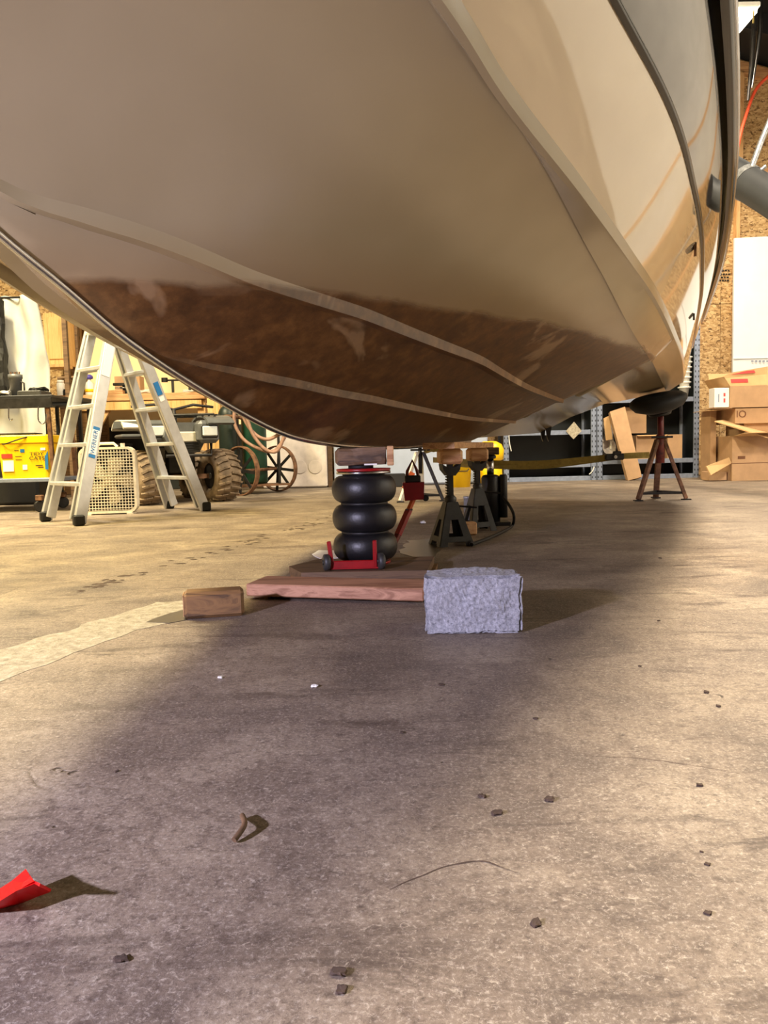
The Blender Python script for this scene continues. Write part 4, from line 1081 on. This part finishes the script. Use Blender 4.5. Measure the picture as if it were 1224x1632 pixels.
# ------------------------------------------------------------ stepladder
ld = thing('stepladder', 'tall aluminium multi position stepladder opened under the bow', 'ladder', (-2.2, 6.3, 0))
fL0 = at(69, 826, 6.0); fL0 = V((at(72, 820, 5.95).x, 5.95, 0)); fR0 = gnd(126, 838)
fR0.z = 0
b0 = V((gnd(272, 806).x*.96, gnd(272, 806).y*.96, 0)); b1 = gnd(330, 814); b1.z = 0
b0 = V((at(270, 806, 7.05).x, 7.05, 0)); b1 = V((at(328, 812, 6.62).x, 6.62, 0))
apex_y = 6.35
TL0 = at(137, 560, 6.2); TL1 = at(171, 572, 5.95)          # at hull line, extended upward below
TR0 = at(200, 588, 6.55); TR1 = at(242, 600, 6.30)
def ext(a, b, z): return a+(b-a)*((z-a.z)/(b.z-a.z))
zap = 1.62
railsL = [(fL0, ext(fL0, TL0, zap)), (fR0, ext(fR0, TL1, zap))]
railsR = [(b0, ext(b0, TR0, zap)), (b1, ext(b1, TR1, zap))]
def section(rails, pxlab, outer_first):
    (a0, a1), (c0, c1) = rails
    ax = (c0-a0).normalized()
    out = []
    for (q0, q1, sg) in ((a0, a1, -1), (c0, c1, 1)):
        foot_z = .02
        p0 = q0+(q1-q0)*(.012); 
        r = MB().beam(p0, q1, .088, .032, up=ax, ch=.004)
        o = r.build('side_rail', 'alu', ld)
        MB().box(q0+V((0, 0, .04)), (.075, .075, .078), rot=(0, 0, .6), ch=.01).build('foot', 'black_rub', o)
        # inner telescoping rail, a little inside
        i0 = q0 - ax*sg*.10 + V((0, 0, .03)); i1 = q1 - ax*sg*.04
        i0 = q0 - ax*sg*.095; i0.z = .02; i1 = q1 - ax*sg*.034
        MB().beam(i0+(i1-i0)*.01, i0+(i1-i0)*.97, .066, .026, up=ax, ch=.003).build('inner_rail', 'alu', ld)
    n = 5; 
    for k in range(1, 6):
        zz = .292*k+.0
        if zz > zap-.05: break
        u = zz/zap; p = a0+(a1-a0)*u; q = c0+(c1-c0)*u
        dn = (a1-a0).normalized(); nrm = ax.cross(dn).normalized()
        MB().beam(p+ax*.01, q-ax*.01, .085, .032, up=(0, 0, 1), ch=.006).build('rung', 'alu', ld)
    return
section(railsL, 0, True); section(railsR, 0, True)
# hinges joining the tops
for i in (0, 1):
    p, q = railsL[i][1], railsR[i][1]
    MB().beam(p, q, .04, .12, ch=.01).build('hinge', 'steel_dark', ld)
# stickers
def on_rail(q0, q1, z, off=-.05):
    u = z/zap; return q0+(q1-q0)*u
def sticker(p, q0, q1, w_, h, m, nm, dy=-.002):
    dn = (q1-q0).normalized(); ax = (railsL[1][0]-railsL[0][0]).normalized()
    side = ax.cross(dn).normalized(); X = Matrix.Translation(p) @ Matrix((side, ax, dn)).transposed().to_4x4()
    return MB().box((0, 0, 0), (w_, .040, h), X=X).build(nm, m, ld), X
q0, q1 = railsL[1]
lbx, Xs = sticker(on_rail(q0, q1, 1.22), q0, q1, .06, .26, 'white_label', 'paper_sticker')
for k in range(6):
    pass
st1, Xs2 = sticker(on_rail(q0, q1, .60), q0, q1, .05, .24, 'blue_label', 'brand_sticker')
axL = (railsL[1][0]-railsL[0][0]).normalized()
box('sticker_paper', 'white_label', (0, 0, 0), (.052, .044, .19), ld, X=Xs2)
dnL = (q1-q0).normalized(); sdL = axL.cross(dnL).normalized()
try:
    pt_ = on_rail(q0, q1, .60)+axL*.0235
    Xt_ = Matrix.Translation(pt_) @ Matrix((dnL, sdL, axL)).transposed().to_4x4()
    text('sticker_text', 'WERNER', .046, 'blue_label', Xt_ @ Matrix.Translation((0, -.012, 0)), ld)
except Exception: pass
sticker(on_rail(q0, q1, 1.38), q0, q1, .06, .03, 'red_label', 'red_sticker')
q0, q1 = railsR[1]
sticker(on_rail(q0, q1, 1.03), q0, q1, .045, .11, 'blue_label', 'blue_sticker')
sticker(on_rail(q0, q1, .95), q0, q1, .045, .04, 'white_label', 'paper_sticker')

# ------------------------------------------------------------ box fan
fc = gnd(172, 818); fy = 6.55
p_bl = at(137, 812, fy); FW, FH = .46, .56
fxc = at(174, 760, fy).x; fzc = FH/2+.01
fan = thing('box_fan', 'dusty white box fan standing on the floor behind the ladder', 'fan', (fxc, fy, 0))
XF = Matrix.Translation((fxc, fy, fzc)) @ Matrix.Rotation(.12, 4, 'Z')
def rrect(hw, hh, r, n=5):
    out = []
    for (cx, cz, a0) in ((hw-r, hh-r, 0), (-hw+r, hh-r, 90), (-hw+r, -hh+r, 180), (hw-r, -hh+r, 270)):
        for k in range(n+1):
            a = math.radians(a0+90*k/n); out.append((cx+r*math.cos(a), cz+r*math.sin(a)))
    return out
fw, fh = FW/2, FH/2
o_, i_ = rrect(fw, fh, .07), rrect(fw-.02, fh-.02, .055)
mb = MB(); n = len(o_); vs = [(x_, y_, z_) for y_ in (-.06, .06) for (x_, z_) in o_]+[(x_, y_, z_) for y_ in (-.06, .06) for (x_, z_) in i_]
fs = []
for i in range(n):
    j = (i+1) % n
    fs += [(i, j, n+j, n+i), (2*n+i, 3*n+i, 3*n+j, 2*n+j), (i, 2*n+i, 2*n+j, j), (n+i, n+j, 3*n+j, 3*n+i)]
mb.add(vs, fs, False, XF); mb.build('housing', 'fan_white', fan)
gm = MB()
nv = 17
for k in range(1, nv): 
    x_ = -fw+.02+(FW-.04)*k/nv; gm.box((x_, -.055, 0), (.0055, .006, FH-.05), X=XF)
for k in range(1, 21):
    z_ = -fh+.02+(FH-.04)*k/21; gm.box((0, -.058, z_), (FW-.04, .006, .0055), X=XF)
go = gm.build('grille', 'fan_white', fan); go['kind'] = 'stuff'
bmh = MB().box((0, .055, 0), (FW-.05, .006, FH-.05), X=XF).build('rear_grille', 'black', fan)
Xh = XF @ Matrix.Rotation(PI/2, 4, 'X')
MB().lathe([(.05, -.02), (.055, .0), (.045, .03), (.02, .04)], (0, 0, 0), 24, Xh).build('motor_hub', 'fan_white', fan)
for k in range(5):
    a = 2*PI*k/5+.3
    X5 = XF @ Matrix.Rotation(a, 4, 'Y')
    MB().add([(-.025, -.015, .04), (.03, .02, .04), (.085, .03, .19), (.02, .0, .21), (-.055, -.025, .18), (-.025, -.012, .04), (.03, .023, .04), (.085, .033, .19), (.02, .003, .21), (-.055, -.022, .18)],
             [(0, 1, 2, 3, 4), (9, 8, 7, 6, 5)], False, X5).build('blade', 'fan_white', fan)
MB().tube([XF @ V((-.09, 0, fh)), XF @ V((-.06, 0, fh+.03)), XF @ V((.05, 0, fh+.03)), XF @ V((.08, 0, fh))], .012, 8).build('carry_handle', 'fan_white', fan)
MB().tube([XF @ V((.13, -.03, fh)), XF @ V((.13, -.03, fh+.03))], .018, 10).build('speed_knob', 'fan_white', fan)
for dx in (-.17, .17): MB().box((dx, 0, -fh-.004), (.05, .16, .012), X=XF).build('foot', 'fan_white', fan)

# ------------------------------------------------------------ utility cart with yellow tub (left)
YC = 7.0
tz = at(50, 630, YC).z
xr_ = at(84, 700, YC).x
ca = thing('utility_cart', 'dark metal two tier utility cart at the left edge of the floor', 'cart', (xr_-.5, YC+.25, 0))
MB().box((xr_-.48, YC+.25, tz-.015), (1.02, .56, .03), ch=.005).build('top_tray', 'black', ca)
MB().box((xr_-.48, YC-.02, tz-.07), (1.0, .02, .09), ch=.003).build('front_apron', 'steel_dark', ca)
zsf = at(40, 762, YC).z
MB().box((xr_-.48, YC+.25, zsf-.02), (1.0, .54, .035), ch=.004).build('lower_shelf', 'zinc', ca)
for (dx, dy) in ((0, 0), (0, .5), (-.95, 0), (-.95, .5)):
    MB().beam((xr_+dx, YC+dy, .11), (xr_+dx+(.0 if dx else -.03), YC+dy, tz-.03), .035, .035, ch=.004).build('leg', 'rust', ca)
    for_ = MB().lathe([(.045, -.018), (.055, -.012), (.055, .012), (.045, .018)], (0, 0, 0), 22, Matrix.Translation((xr_+dx-.03*(dx == 0)-.12*(dx == 0), YC+dy, .055)) @ Matrix.Rotation(PI/2, 4, 'X') @ Matrix.Rotation(.6, 4, 'Y')).build('caster', 'steel_dark', ca)
    MB().box((xr_+dx-.15*(dx == 0), YC+dy, .13), (.06, .06, .05), ch=.005).build('caster_fork', 'rust', ca)
for pts in (((14, 650), (14, 666), (17, 670), (20, 668)), ((61, 648), (61, 668), (66, 675), (72, 673), (74, 660))):
    MB().tube(smoothpath([at(a, b, YC-.04) for a, b in pts], 4), .006, 6).build('wire_hook', 'chrome', ca)
# tub
tubx = at(73, 730, YC).x; TZ = zsf-.002; th_ = at(40, 693, YC).z-TZ
tb = thing('litter_tub', 'bright yellow square plastic tub with printed labels on the cart shelf', 'tub', (tubx-.24, YC+.18, TZ))
XT = Matrix.Translation((tubx-.225, YC+.19, TZ)) @ Matrix.Rotation(.10, 4, 'Z') @ Matrix.Diagonal((1.25, 1, 1, 1))
def frustum(w0, d0, w1, d1, z0, z1, m, nm, parent, ch=0):
    c0 = rrect(w0/2, d0/2, .03, 3); c1 = rrect(w1/2, d1/2, .03, 3); n = len(c0)
    return MB().add([(x_, y_, z0) for x_, y_ in c0]+[(x_, y_, z1) for x_, y_ in c1], [tuple(range(n))[::-1], tuple(range(n, 2*n))]+[(i, (i+1) % n, (i+1) % n+n, i+n) for i in range(n)], False, XT).build(nm, m, parent)
tbw = .34
frustum(.34, .30, .37, .33, 0, th_*.82, 'yellow', 'tub_body', tb)
frustum(.395, .35, .395, .35, th_*.82, th_*.97, 'yellow', 'tub_rim', tb)
frustum(.385, .34, .36, .32, th_*.97, th_, 'yellow', 'tub_lid', tb)
yfz = -.158
def face(x_, z_, w_, h, m, nm, dy=0.0): return MB().box((x_, -.150-.015*(z_/(th_*.82))-.0025-dy, z_), (w_, .002, h), rot=(-.052, 0, 0), X=XT).build(nm, m, tb)
face(.155, .17, .022, .19, 'blue_label', 'blue_stripe'); face(.135, .262, .035, .022, 'white_label', 'oval_label', .001)
face(-.01, .25, .03, .03, 'blue_label', 'round_sticker'); face(0.0, .10, .032, .045, 'white_label', 'small_label')
face(-.115, .13, .075, .13, 'white_label', 'cat_panel'); face(-.12, .205, .075, .04, 'red_label', 'red_banner', .001)
Xtx = XT @ Matrix.Translation((.09, -.1685, .205)) @ Matrix.Rotation(PI/2, 4, 'X')
text('printed_text', 'TIDY', .045, 'ink', Xtx, tb); text('printed_text', 'CATS', .045, 'ink', XT @ Matrix.Translation((.09, -.1665, .165)) @ Matrix.Rotation(PI/2, 4, 'X'), tb)
face(.10, .115, .05, .006, 'ink', 'fine_print'); face(.11, .098, .04, .006, 'ink', 'fine_print')
face(-.05, .255, .03, .005, 'ink', 'fine_print'); face(-.04, .2, .045, .004, 'ink', 'fine_print'); face(-.04, .17, .045, .004, 'ink', 'fine_print')
MB().tube(smoothpath([XT @ V((-.20, -.05, th_*.85)), XT @ V((-.12, -.2, th_*.80)), XT @ V((-.02, -.2, th_*.9)), XT @ V((.06, -.15, th_*.98))], 5), .006, 6).build('bail_handle', 'steel_dark', tb)
tp = box('laptop_tray', 'gray_paint', (0, 0, 0), (.30, .22, .02), None, X=XT @ Matrix.Translation((-.08, 0, th_+.0105)), ch=.004); tag(tp, 'flat grey tray lying on the lid of the yellow tub', 'tray')
# things on the cart top
def cupx(px, pyb, Y, r, h, name, m, lb, cat):
    p = at(px, pyb, Y); t = thing(name, lb, cat, (p.x, Y, tz)); return p, t
p, t = cupx(26, 626, YC+.12, .06, .2, 'tool_cup', 'gray_paint', 'dark grey cup full of bits standing on the utility cart', 'cup')
MB().lathe([(.046, tz), (.056, tz+.16), (.062, tz+.165), (.062, tz+.20), (.055, tz+.2)], (p.x, YC+.12, 0), 24).build('cup_body', 'atv_gray', t)
for k in range(5): MB().tube([(p.x-.035+.017*k, YC+.12, tz+.18), (p.x-.04+.02*k, YC+.12, tz+.225)], .007, 6).build('tool_bit', 'chrome' if k % 2 else 'rust', t)
MB().tube([(p.x+.058, YC+.1, tz+.13), (p.x+.085, YC+.1, tz+.12), (p.x+.085, YC+.1, tz+.03), (p.x+.05, YC+.1, tz+.02)], .009, 6).build('cup_handle', 'black', t)
o = box('parts_tray', 'gray_paint', (at(48, 625, YC+.2).x, YC+.2, tz+.026), (.30, .24, .05), ch=.008); tag(o, 'shallow grey parts tray on the cart beside the cup', 'tray')
o = rough_block('shop_rag', 'black_rub', Matrix.Translation((at(62, 612, YC+.2).x, YC+.2, tz+.068)), (.15, .12, .03), (8, 6, 3), .012, .01, 14); tag(o, 'dark rag lying in the grey parts tray', 'rag')
o = box('drip_pan', 'black', (at(96, 631, YC+.55).x, YC+.72, tz-.012), (.42, .30, .05), ch=.01); tag(o, 'black pan lying on the side table right of the cart', 'pan')
sd = thing('side_table', 'small black side table right of the utility cart', 'table', (o.location.x, YC+.72, 0))
MB().box((o.location.x, YC+.72, tz-.05), (.40, .32, .022)).build('table_top', 'black', sd)
for dx in (-.16, .16):
    for dy in (-.12, .12): MB().box((o.location.x+dx, YC+.72+dy, (tz-.06)/2), (.03, .03, tz-.06)).build('leg', 'black', sd)
o = rough_block('scrap_pile', 'film', Matrix.Translation((at(5, 628, YC+.1).x, YC+.12, tz+.024)), (.15, .2, .045), (8, 8, 4), .02, .01, 16); tag(o, 'small heap of light scrap at the left end of the cart top', 'scrap')
# quilted sheet
YQ = 9.0
q00 = at(4, 505, YQ); q10 = at(84, 545, YQ)
sh = MB(); nu, nv_ = 26, 34; vs = []; fs = []
for j in range(nv_+1):
    for i in range(nu+1):
        u, v_ = i/nu, j/nv_
        x_ = at(-6+75*u+20*v_*u, 700, YQ).x; z_ = 2.35*(1-v_)+.18*v_
        x_ += .03*math.sin(v_*6)
        dy = .045*math.sin(u*13+v_*3)+.03*math.sin(u*5-v_*9)+.035*abs(math.sin((u*4+v_*9)))+.05*noise.noise(V((u*4, v_*6, 3)))
        vs.append((x_, YQ+dy, z_))
for j in range(nv_):
    for i in range(nu): fs.append((j*(nu+1)+i, j*(nu+1)+i+1, (j+1)*(nu+1)+i+1, (j+1)*(nu+1)+i))
sh.add(vs, fs, True); sheet = sh.build('quilted_sheet', 'blanket'); tag(sheet, 'hanging white quilted sheet behind the utility cart', 'sheet')
so = sheet.modifiers.new('thick', 'SOLIDIFY'); so.thickness = .012
ln = MB().tube([(XL, YQ, 2.33), (-3.6, YQ, 2.33)], .012, 8).build('clothes_line', 'steel_dark'); tag(ln, 'taut line from which the white sheet hangs', 'line')
pp = MB().box((-3.62, YQ, 1.2), (.05, .05, 2.4)).build('line_post', 'wood_old'); tag(pp, 'thin dark post right of the white sheet', 'post')
jk = rough_block('dark_jacket', 'black_rub', Matrix.Translation((at(-8, 560, YQ-.25).x, YQ-.25, 1.75)), (.22, .12, 1.05), (6, 4, 14), .02, .02, 7); tag(jk, 'black jacket hanging at the left edge beside the white sheet', 'jacket')

# ------------------------------------------------------------ workbench
YW = 9.95
zt_ = at(200, 627, YW).z
xw_a, xw_b = at(92, 640, YW).x, at(327, 640, YW).x
wbn = thing('workbench', 'long heavy wooden workbench against the back wall on the left', 'workbench', ((xw_a+xw_b)/2, YW+.4, 0))
MB().box(((xw_a+xw_b)/2, YW+.42, zt_-.05), (xw_b-xw_a, .86, .09), ch=.008).build('bench_top', 'wood_x', wbn)
MB().box(((xw_a+xw_b)/2+.1, YW+.03, zt_-.155), (xw_b-xw_a-.3, .04, .11), ch=.004).build('apron', 'wood_yellow', wbn)
for xx in (at(134, 700, YW).x, at(334, 700, YW).x-.1, xw_a+.05):
    for yy in (YW+.1, YW+.75):
        MB().box((xx, yy, (zt_-.1)/2), (.10, .09, zt_-.1), ch=.004).build('leg', 'wood_dark' if xx < -3 else 'wood_z', wbn)
bx_ = at(345, 700, YW).x
MB().beam((at(152, 690, YW).x, YW+.08, zt_-.45), (at(172, 655, YW).x, YW+.08, zt_-.17), .05, .05).build('knee_brace', 'wood_z', wbn)
pst = box('timber_post', 'wood_yellow', (at(346, 700, 9.8).x, 9.75, 1.1), (.16, .14, 2.2)); tag(pst, 'yellow timber post between the workbench and the gas cylinders', 'post')
pst = box('timber_post', 'wood_old', (at(338, 640, 9.9).x, 9.9, 1.1), (.09, .10, 2.2)); tag(pst, 'dark brown timber post at the right end of the bench', 'post')
pst = box('timber_post', 'wood_old', (at(124, 590, 10.9).x, 10.88, 1.4), (.09, .09, 2.8)); tag(pst, 'dark brown timber post behind the ladder top', 'post')
cw = box('cream_panel', 'cream_wall', (at(268, 600, 10.9).x, 10.96, 1.5), (2.3, .03, 2.6)); tag(cw, 'cream coloured wall board standing behind the workbench', 'board')
cw = box('dark_backing', 'shelf_dark', (at(258, 700, 10.9).x, 10.9, .45), (2.3, .04, .88)); tag(cw, 'dark panel behind the space under the workbench', 'board')  # dark panel backing the space under the bench
zb = zt_-.005
def onb(px, dy=.3): return at(px, 620, YW+dy).x
def put(o, l, c, g=None): return tag(o, l, c, g)
# items
t = thing('spray_bottle', 'white spray bottle with purple and yellow label on the workbench', 'bottle', (onb(143), YW+.25, zb))
bxx = onb(143, .25)
MB().lathe([(.055, zb), (.058, zb+.02), (.058, zb+.16), (.02, zb+.2), (.02, zb+.22)], (bxx, YW+.25, 0), 20).build('bottle_body', 'white', t)
MB().lathe([(.0595, zb+.05), (.0595, zb+.09)], (bxx, YW+.25, 0), 20).build('yellow_band', 'yellow', t)
MB().lathe([(.03, zb+.22), (.05, zb+.23), (.045, zb+.265), (.02, zb+.28)], (bxx, YW+.25, 0), 14).build('cap', 'purple', t)
t = thing('bench_vise', 'black iron bench vise on the workbench between the ladder halves', 'vise', (onb(200), YW+.2, zb))
vx = onb(200, .2)
MB().box((vx, YW+.2, zb+.03), (.16, .14, .06), ch=.008).build('base', 'steel_dark', t)
MB().box((vx+.02, YW+.2, zb+.09), (.09, .10, .08), ch=.01).build('body', 'steel_dark', t)
MB().box((vx-.03, YW+.15, zb+.135), (.22, .05, .035), ch=.006).build('jaw', 'steel_dark', t)
MB().tube([(vx, YW+.02, zb+.08), (vx, YW+.2, zb+.08)], .014, 10).build('screw', 'chrome', t)
MB().tube([(vx-.08, YW+.03, zb+.08), (vx+.08, YW+.03, zb+.08)], .006, 8).build('tommy_bar', 'chrome', t)
for (px, r, h, m, l) in ((176, .045, .07, 'white', 'small white jar on the workbench right of the first ladder half'), (184, .035, .05, 'film', 'tiny pale can on the workbench beside the small white jar'), (106, .05, .10, 'black', 'dark round tin at the left end of the workbench'), (113, .035, .08, 'pink', 'small red pot at the left end of the workbench'), (97, .05, .22, 'white', 'white paper roll standing at the left end of the workbench')):
    x_ = onb(px, .3); t = thing('jar', l, 'jar', (x_, YW+.3, zb))
    MB().lathe([(r*.9, zb), (r, zb+.01), (r, zb+h*.8), (r*.8, zb+h*.85)], (x_, YW+.3, 0), 18).build('body', m, t)
    MB().lathe([(r*.85, zb+h*.85), (r*.85, zb+h)], (x_, YW+.3, 0), 18).build('lid', m, t)
o = box('cardboard_box', 'card', (onb(207, .65), YW+.65, zb+.14), (.34, .2, .28), ch=.004); put(o, 'tan cardboard box at the back of the workbench behind the vise', 'box')
o = box('lumber_offcut', 'wood_x', (onb(181, .06), YW+.06, zb+.025), (.26, .09, .05), ch=.004); put(o, 'pale lumber offcut on the front edge of the bench by the first ladder half', 'wood')
o = box('lumber_offcut', 'wood_pink', (onb(215, .1), YW+.4, zb+.015), (.55, .14, .03), ch=.004); put(o, 'thin board lying on the bench behind the second ladder half', 'wood')
o = MB().tube([(onb(262, .1), YW+.12, zb+.17), (onb(308, .1), YW+.12, zb+.17)], .012, 8).tube([(onb(263, .1), YW+.1, zb+.145), (onb(263, .1), YW+.1, zb+.20)], .04, 12).box((onb(275, .1), YW+.12, zb+.08), (.03, .03, .16)).box((onb(302, .1), YW+.12, zb+.08), (.03, .03, .16)).build('bar_clamp', 'steel_dark'); put(o, 'dark bar clamp standing along the right end of the bench', 'clamp')
o = box('yellow_level', 'yellow', (onb(318, .1), YW+.12, zb+.06), (.03, .05, .12), ch=.004); put(o, 'small yellow tool at the right end of the bench', 'tool')
o = rough_block('shop_rag', 'blanket', Matrix.Translation((onb(306, .1), YW+.12, zb+.022)), (.22, .14, .035), (8, 6, 3), .012, .01, 12); put(o, 'white crumpled rag at the right end of the bench', 'rag')
o = rough_block('shop_rag', 'film', Matrix.Translation((onb(228, .1), YW+.12, zb+.03)), (.28, .14, .04), (8, 6, 3), .014, .01, 12); put(o, 'grey white rag on the bench behind the second ladder half', 'rag')
# cabinet behind
cbx = thing('wooden_cabinet', 'yellow wooden wall cabinet right of the white sheet', 'cabinet', (at(96, 560, 10.6).x, 10.6, 1.5))
cxx = at(92, 560, 10.6).x; cz0 = at(93, 583, 10.6).z
MB().box((cxx, 10.83, cz0+.35), (.30, .58, .7), ch=.006).build('carcass', 'wood_yellow', cbx)
MB().box((cxx+.01, 10.53, cz0+.36), (.20, .02, .56), ch=.006).build('door', 'wood_yellow', cbx)
MB().box((cxx, 10.55, cz0-.02), (.31, .3, .04), ch=.004).build('bottom_ledge', 'wood_yellow', cbx)
o = MB().tube([at(92, 603, 9.042), at(121, 601, 9.042)], .018, 8).build('broom_handle', 'wood_old'); put(o, 'horizontal brown stick held behind the ladder', 'stick')
# dark bulky things under bench, behind cart
for (px, pyb, Y, w_, h, lb) in ((165, 760, 10.35, .6, .62, 'large black tote under the bench between the ladder halves'), (25, 760, 8.3, .6, .5, 'dark trash bin in the shade behind the utility cart')):
    c = at(px, 700, Y); t = thing('storage_tote', lb, 'container', (c.x, Y, 0))
    MB().box((c.x, Y, h/2), (w_, .4, h), ch=.03).build('tote_body', 'black', t); MB().box((c.x, Y, h+.015), (w_+.04, .44, .03), ch=.01).build('tote_lid', 'black', t)

# ------------------------------------------------------------ small things on the floor
def flag():
    c = gnd(30, 1440); c.z = 0
    pts = [(-90, 1432), (-40, 1430), (0, 1416), (20, 1408), (35, 1398), (54, 1389)]
    low = [(-90, 1475), (-40, 1470), (0, 1448), (30, 1437), (62, 1424), (82, 1417)]
    mb = MB(); vs = []; n = len(pts)
    for k, (a, b) in enumerate(zip(pts, low)):
        vs.append(at(a[0], a[1], .84)+V((0, .015*math.sin(k*2.1), 0))); m_ = V(at((a[0]+b[0])/2, (a[1]+b[1])/2, .80)); vs.append(m_+V((0, .01*math.cos(k*1.7), 0))); vs.append(at(b[0], b[1], .83))
    fs = []
    for k in range(n-1):
        for j in range(2): fs.append((k*3+j, k*3+j+1, k*3+4+j, k*3+3+j))
    mb.add(vs, fs, False); t = thing('wheel_chock', 'torn bright red vinyl strip at the left edge in the foreground', 'vinyl strip', c)
    o = mb.build('vinyl', 'red_flag', t); md = o.modifiers.new('t', 'SOLIDIFY'); md.thickness = .003
    # the strip hangs from a small prop block outside the left edge
    q = at(-70, 1450, .83)
    MB().box((q.x-.04, q.y+.0, q.z/2), (.05, .05, q.z+.02), ch=.004).build('prop_block', 'red_flag', t)
    t.name = 'vinyl_strip'
flag()
tw = [gnd(386, 1300, .006), gnd(390, 1312, .012), gnd(384, 1324, .010), gnd(373, 1339, .005)]
o = MB().tube(smoothpath(tw, 4), [.004]*13, 7).build('twig', 'wood_old'); tag(o, 'small bent brown twig on the floor in the foreground', 'twig')
debris = [(1126, 1104, .010), (1145, 1126, .009), (854, 1146, .008), (769, 1270, .011), (792, 1297, .011), (876, 1276, .012), (1115, 1252, .008), (1127, 1456, .007), (1127, 1378, .006), (704, 1092, .009), (1020, 1062, .006), (545, 1580, .010), (855, 1473, .010), (540, 1552, .013), (192, 1530, .010), (186, 1230, .006), (642, 1168, .007), (1050, 990, .008), (1052, 890, .012), (1118, 1358, .004)]
for (px, py, r) in debris:
    c = gnd(px, py); rr = r*.62
    o = rough_block('dirt_crumb', 'dirt', Matrix.Translation((c.x, c.y, rr*.30)) @ Matrix.Rotation(px, 4, 'Z'), (rr*2.0, rr*1.5, rr*.5), (3, 3, 1), rr*.2, rr*.15, 60, seed=px)
    own = {(545, 1580): 'lower of two dark dirt crumbs near the bottom centre of the floor', (540, 1552): 'upper of two dark dirt crumbs near the bottom centre of the floor',
           (855, 1473): 'lone dark dirt crumb on the foreground floor right of centre', (192, 1530): 'lone dark dirt crumb on the floor below the red vinyl strip',
           (1126, 1104): 'dirt crumb on the lit right floor, upper of a close pair', (1145, 1126): 'dirt crumb on the lit right floor, lower of a close pair',
           (769, 1270): 'left crumb of three dirt crumbs below the concrete block', (792, 1297): 'lowest crumb of three dirt crumbs below the concrete block',
           (876, 1276): 'right crumb of three dirt crumbs below the concrete block', (1115, 1252): 'single dirt crumb on the lit floor near the right edge',
           (1127, 1456): 'dirt crumb near the right edge, lowest of a column of three', (1127, 1378): 'dirt crumb near the right edge, middle of a column of three',
           (1118, 1358): 'dirt crumb near the right edge, topmost of a column of three'}
    tag(o, own.get((px, py), 'tiny dark dirt speck on the floor, hardly larger than a grain'), 'debris', 'dirt crumbs on the floor')
for (px, py, r, lb) in ((700-350+1, 1081, .006, 'tiny white chip on the shaded floor left of centre'), (674, 834, .02, 'white chip on the floor right of the air jack'), (502, 1095, .008, 'flat white fleck on the floor below the long plank')):
    c = gnd(px, py); o = rough_block('white_chip', 'white', Matrix.Translation((c.x, c.y, r*.4)), (r*1.8, r*1.4, r*.7), (3, 3, 2), r*.2, r*.2, 50, seed=px); tag(o, lb, 'debris')
# mortar patch and puddle
def patch(poly, name, m, z, lb, cat, jit=.035):
    P = []
    n = len(poly)
    for i in range(n):
        a, b = gnd(*poly[i]), gnd(*poly[(i+1) % n])
        for k in range(6):
            p = a+(b-a)*k/6; p += V((noise.noise(p*9)*jit, noise.noise(p*9+V((5, 5, 5)))*jit, 0)); P.append(V((p.x, p.y, z)))
    c = sum(P, V((0, 0, 0)))/len(P); c.z = z+.0005
    q = [V((p.x, p.y, .0003)) for p in P]; k = len(P)
    o = MB().add(P+[c]+q, [(i, (i+1) % k, k) for i in range(k)]+[(i, k+1+i, k+1+(i+1) % k, (i+1) % k) for i in range(k)]).build(name, m)
    o['label'] = lb; o['kind'] = 'stuff'; o['category'] = cat; return o
patch([(-60, 1055), (60, 1018), (170, 985), (250, 960), (292, 957), (296, 985), (230, 1003), (120, 1040), (-60, 1110)], 'mortar_patch', 'patch', .0009, 'rough pale mortar patch on the floor left of the timber offcut', 'mortar')
patch([(232, 992), (268, 978), (294, 972), (298, 989), (268, 994)], 'puddle', 'water', .0018, 'small wet puddle beside the timber offcut', 'water', .008)
patch([(497, 884), (508, 878), (535, 878), (540, 890), (512, 892)], 'paper_scrap', 'white', .004, 'white paper scrap on the floor left of the air jack', 'paper', .01)
patch([(636, 880), (650, 862), (688, 858), (700, 882), (668, 896)], 'wet_patch', 'water', .0016, 'damp dark sheen on the floor behind the air jack', 'water', .04)

# cracks and trodden-in dirt streaks of the floor
def crack(px, wd, z=.0007):
    P = [gnd(a, b, z) for a, b in px]; P = smoothpath(P, 8); mb = MB(); vs = []
    for i, p in enumerate(P):
        t = (P[min(i+1, len(P)-1)]-P[max(i-1, 0)]).normalized(); n = V((-t.y, t.x, 0))
        w_ = wd*(.35+.9*abs(noise.noise(p*40)))*math.sin(PI*(i+.5)/len(P))**.4; j = n*noise.noise(p*25)*wd*1.5
        vs += [p+n*w_+j, p-n*w_+j]
    mb.add(vs, [(2*i, 2*i+1, 2*i+3, 2*i+2) for i in range(len(P)-1)]); return mb.build('crack', 'crack_dirt', floor)
M['crack_dirt'] = mat('dirt packed in a crack', (88, 72, 60), .9, 0, .25, 60)
crack([(915, 1204), (960, 1206), (1000, 1207), (1060, 1213), (1120, 1222), (1180, 1233)], .0012)
crack([(620, 1418), (670, 1395), (720, 1378), (765, 1372), (800, 1382), (830, 1392)], .0016)
crack([(880, 1193), (900, 1195), (920, 1199)], .001)
st = MB()
random.seed(3)
for k in range(90):
    u = random.random(); 
    if .25 < u < .5 and random.random() < .7: continue
    px_ = 110+(535-110)*u; py_ = 945+(824-945)*u + random.uniform(-5, 5)
    c = gnd(px_, py_); r = random.uniform(.006, .02)
    n = 6; st.add([(c.x+r*1.6*math.cos(a*PI/3)*random.uniform(.6, 1.2), c.y+r*math.sin(a*PI/3)*random.uniform(.6, 1.2), .0006) for a in range(n)]+[(c.x, c.y, .003)], [(i, (i+1) % n, n) for i in range(n)])
o = st.build('dirt_trail', 'dirt', floor); o['kind'] = 'stuff'
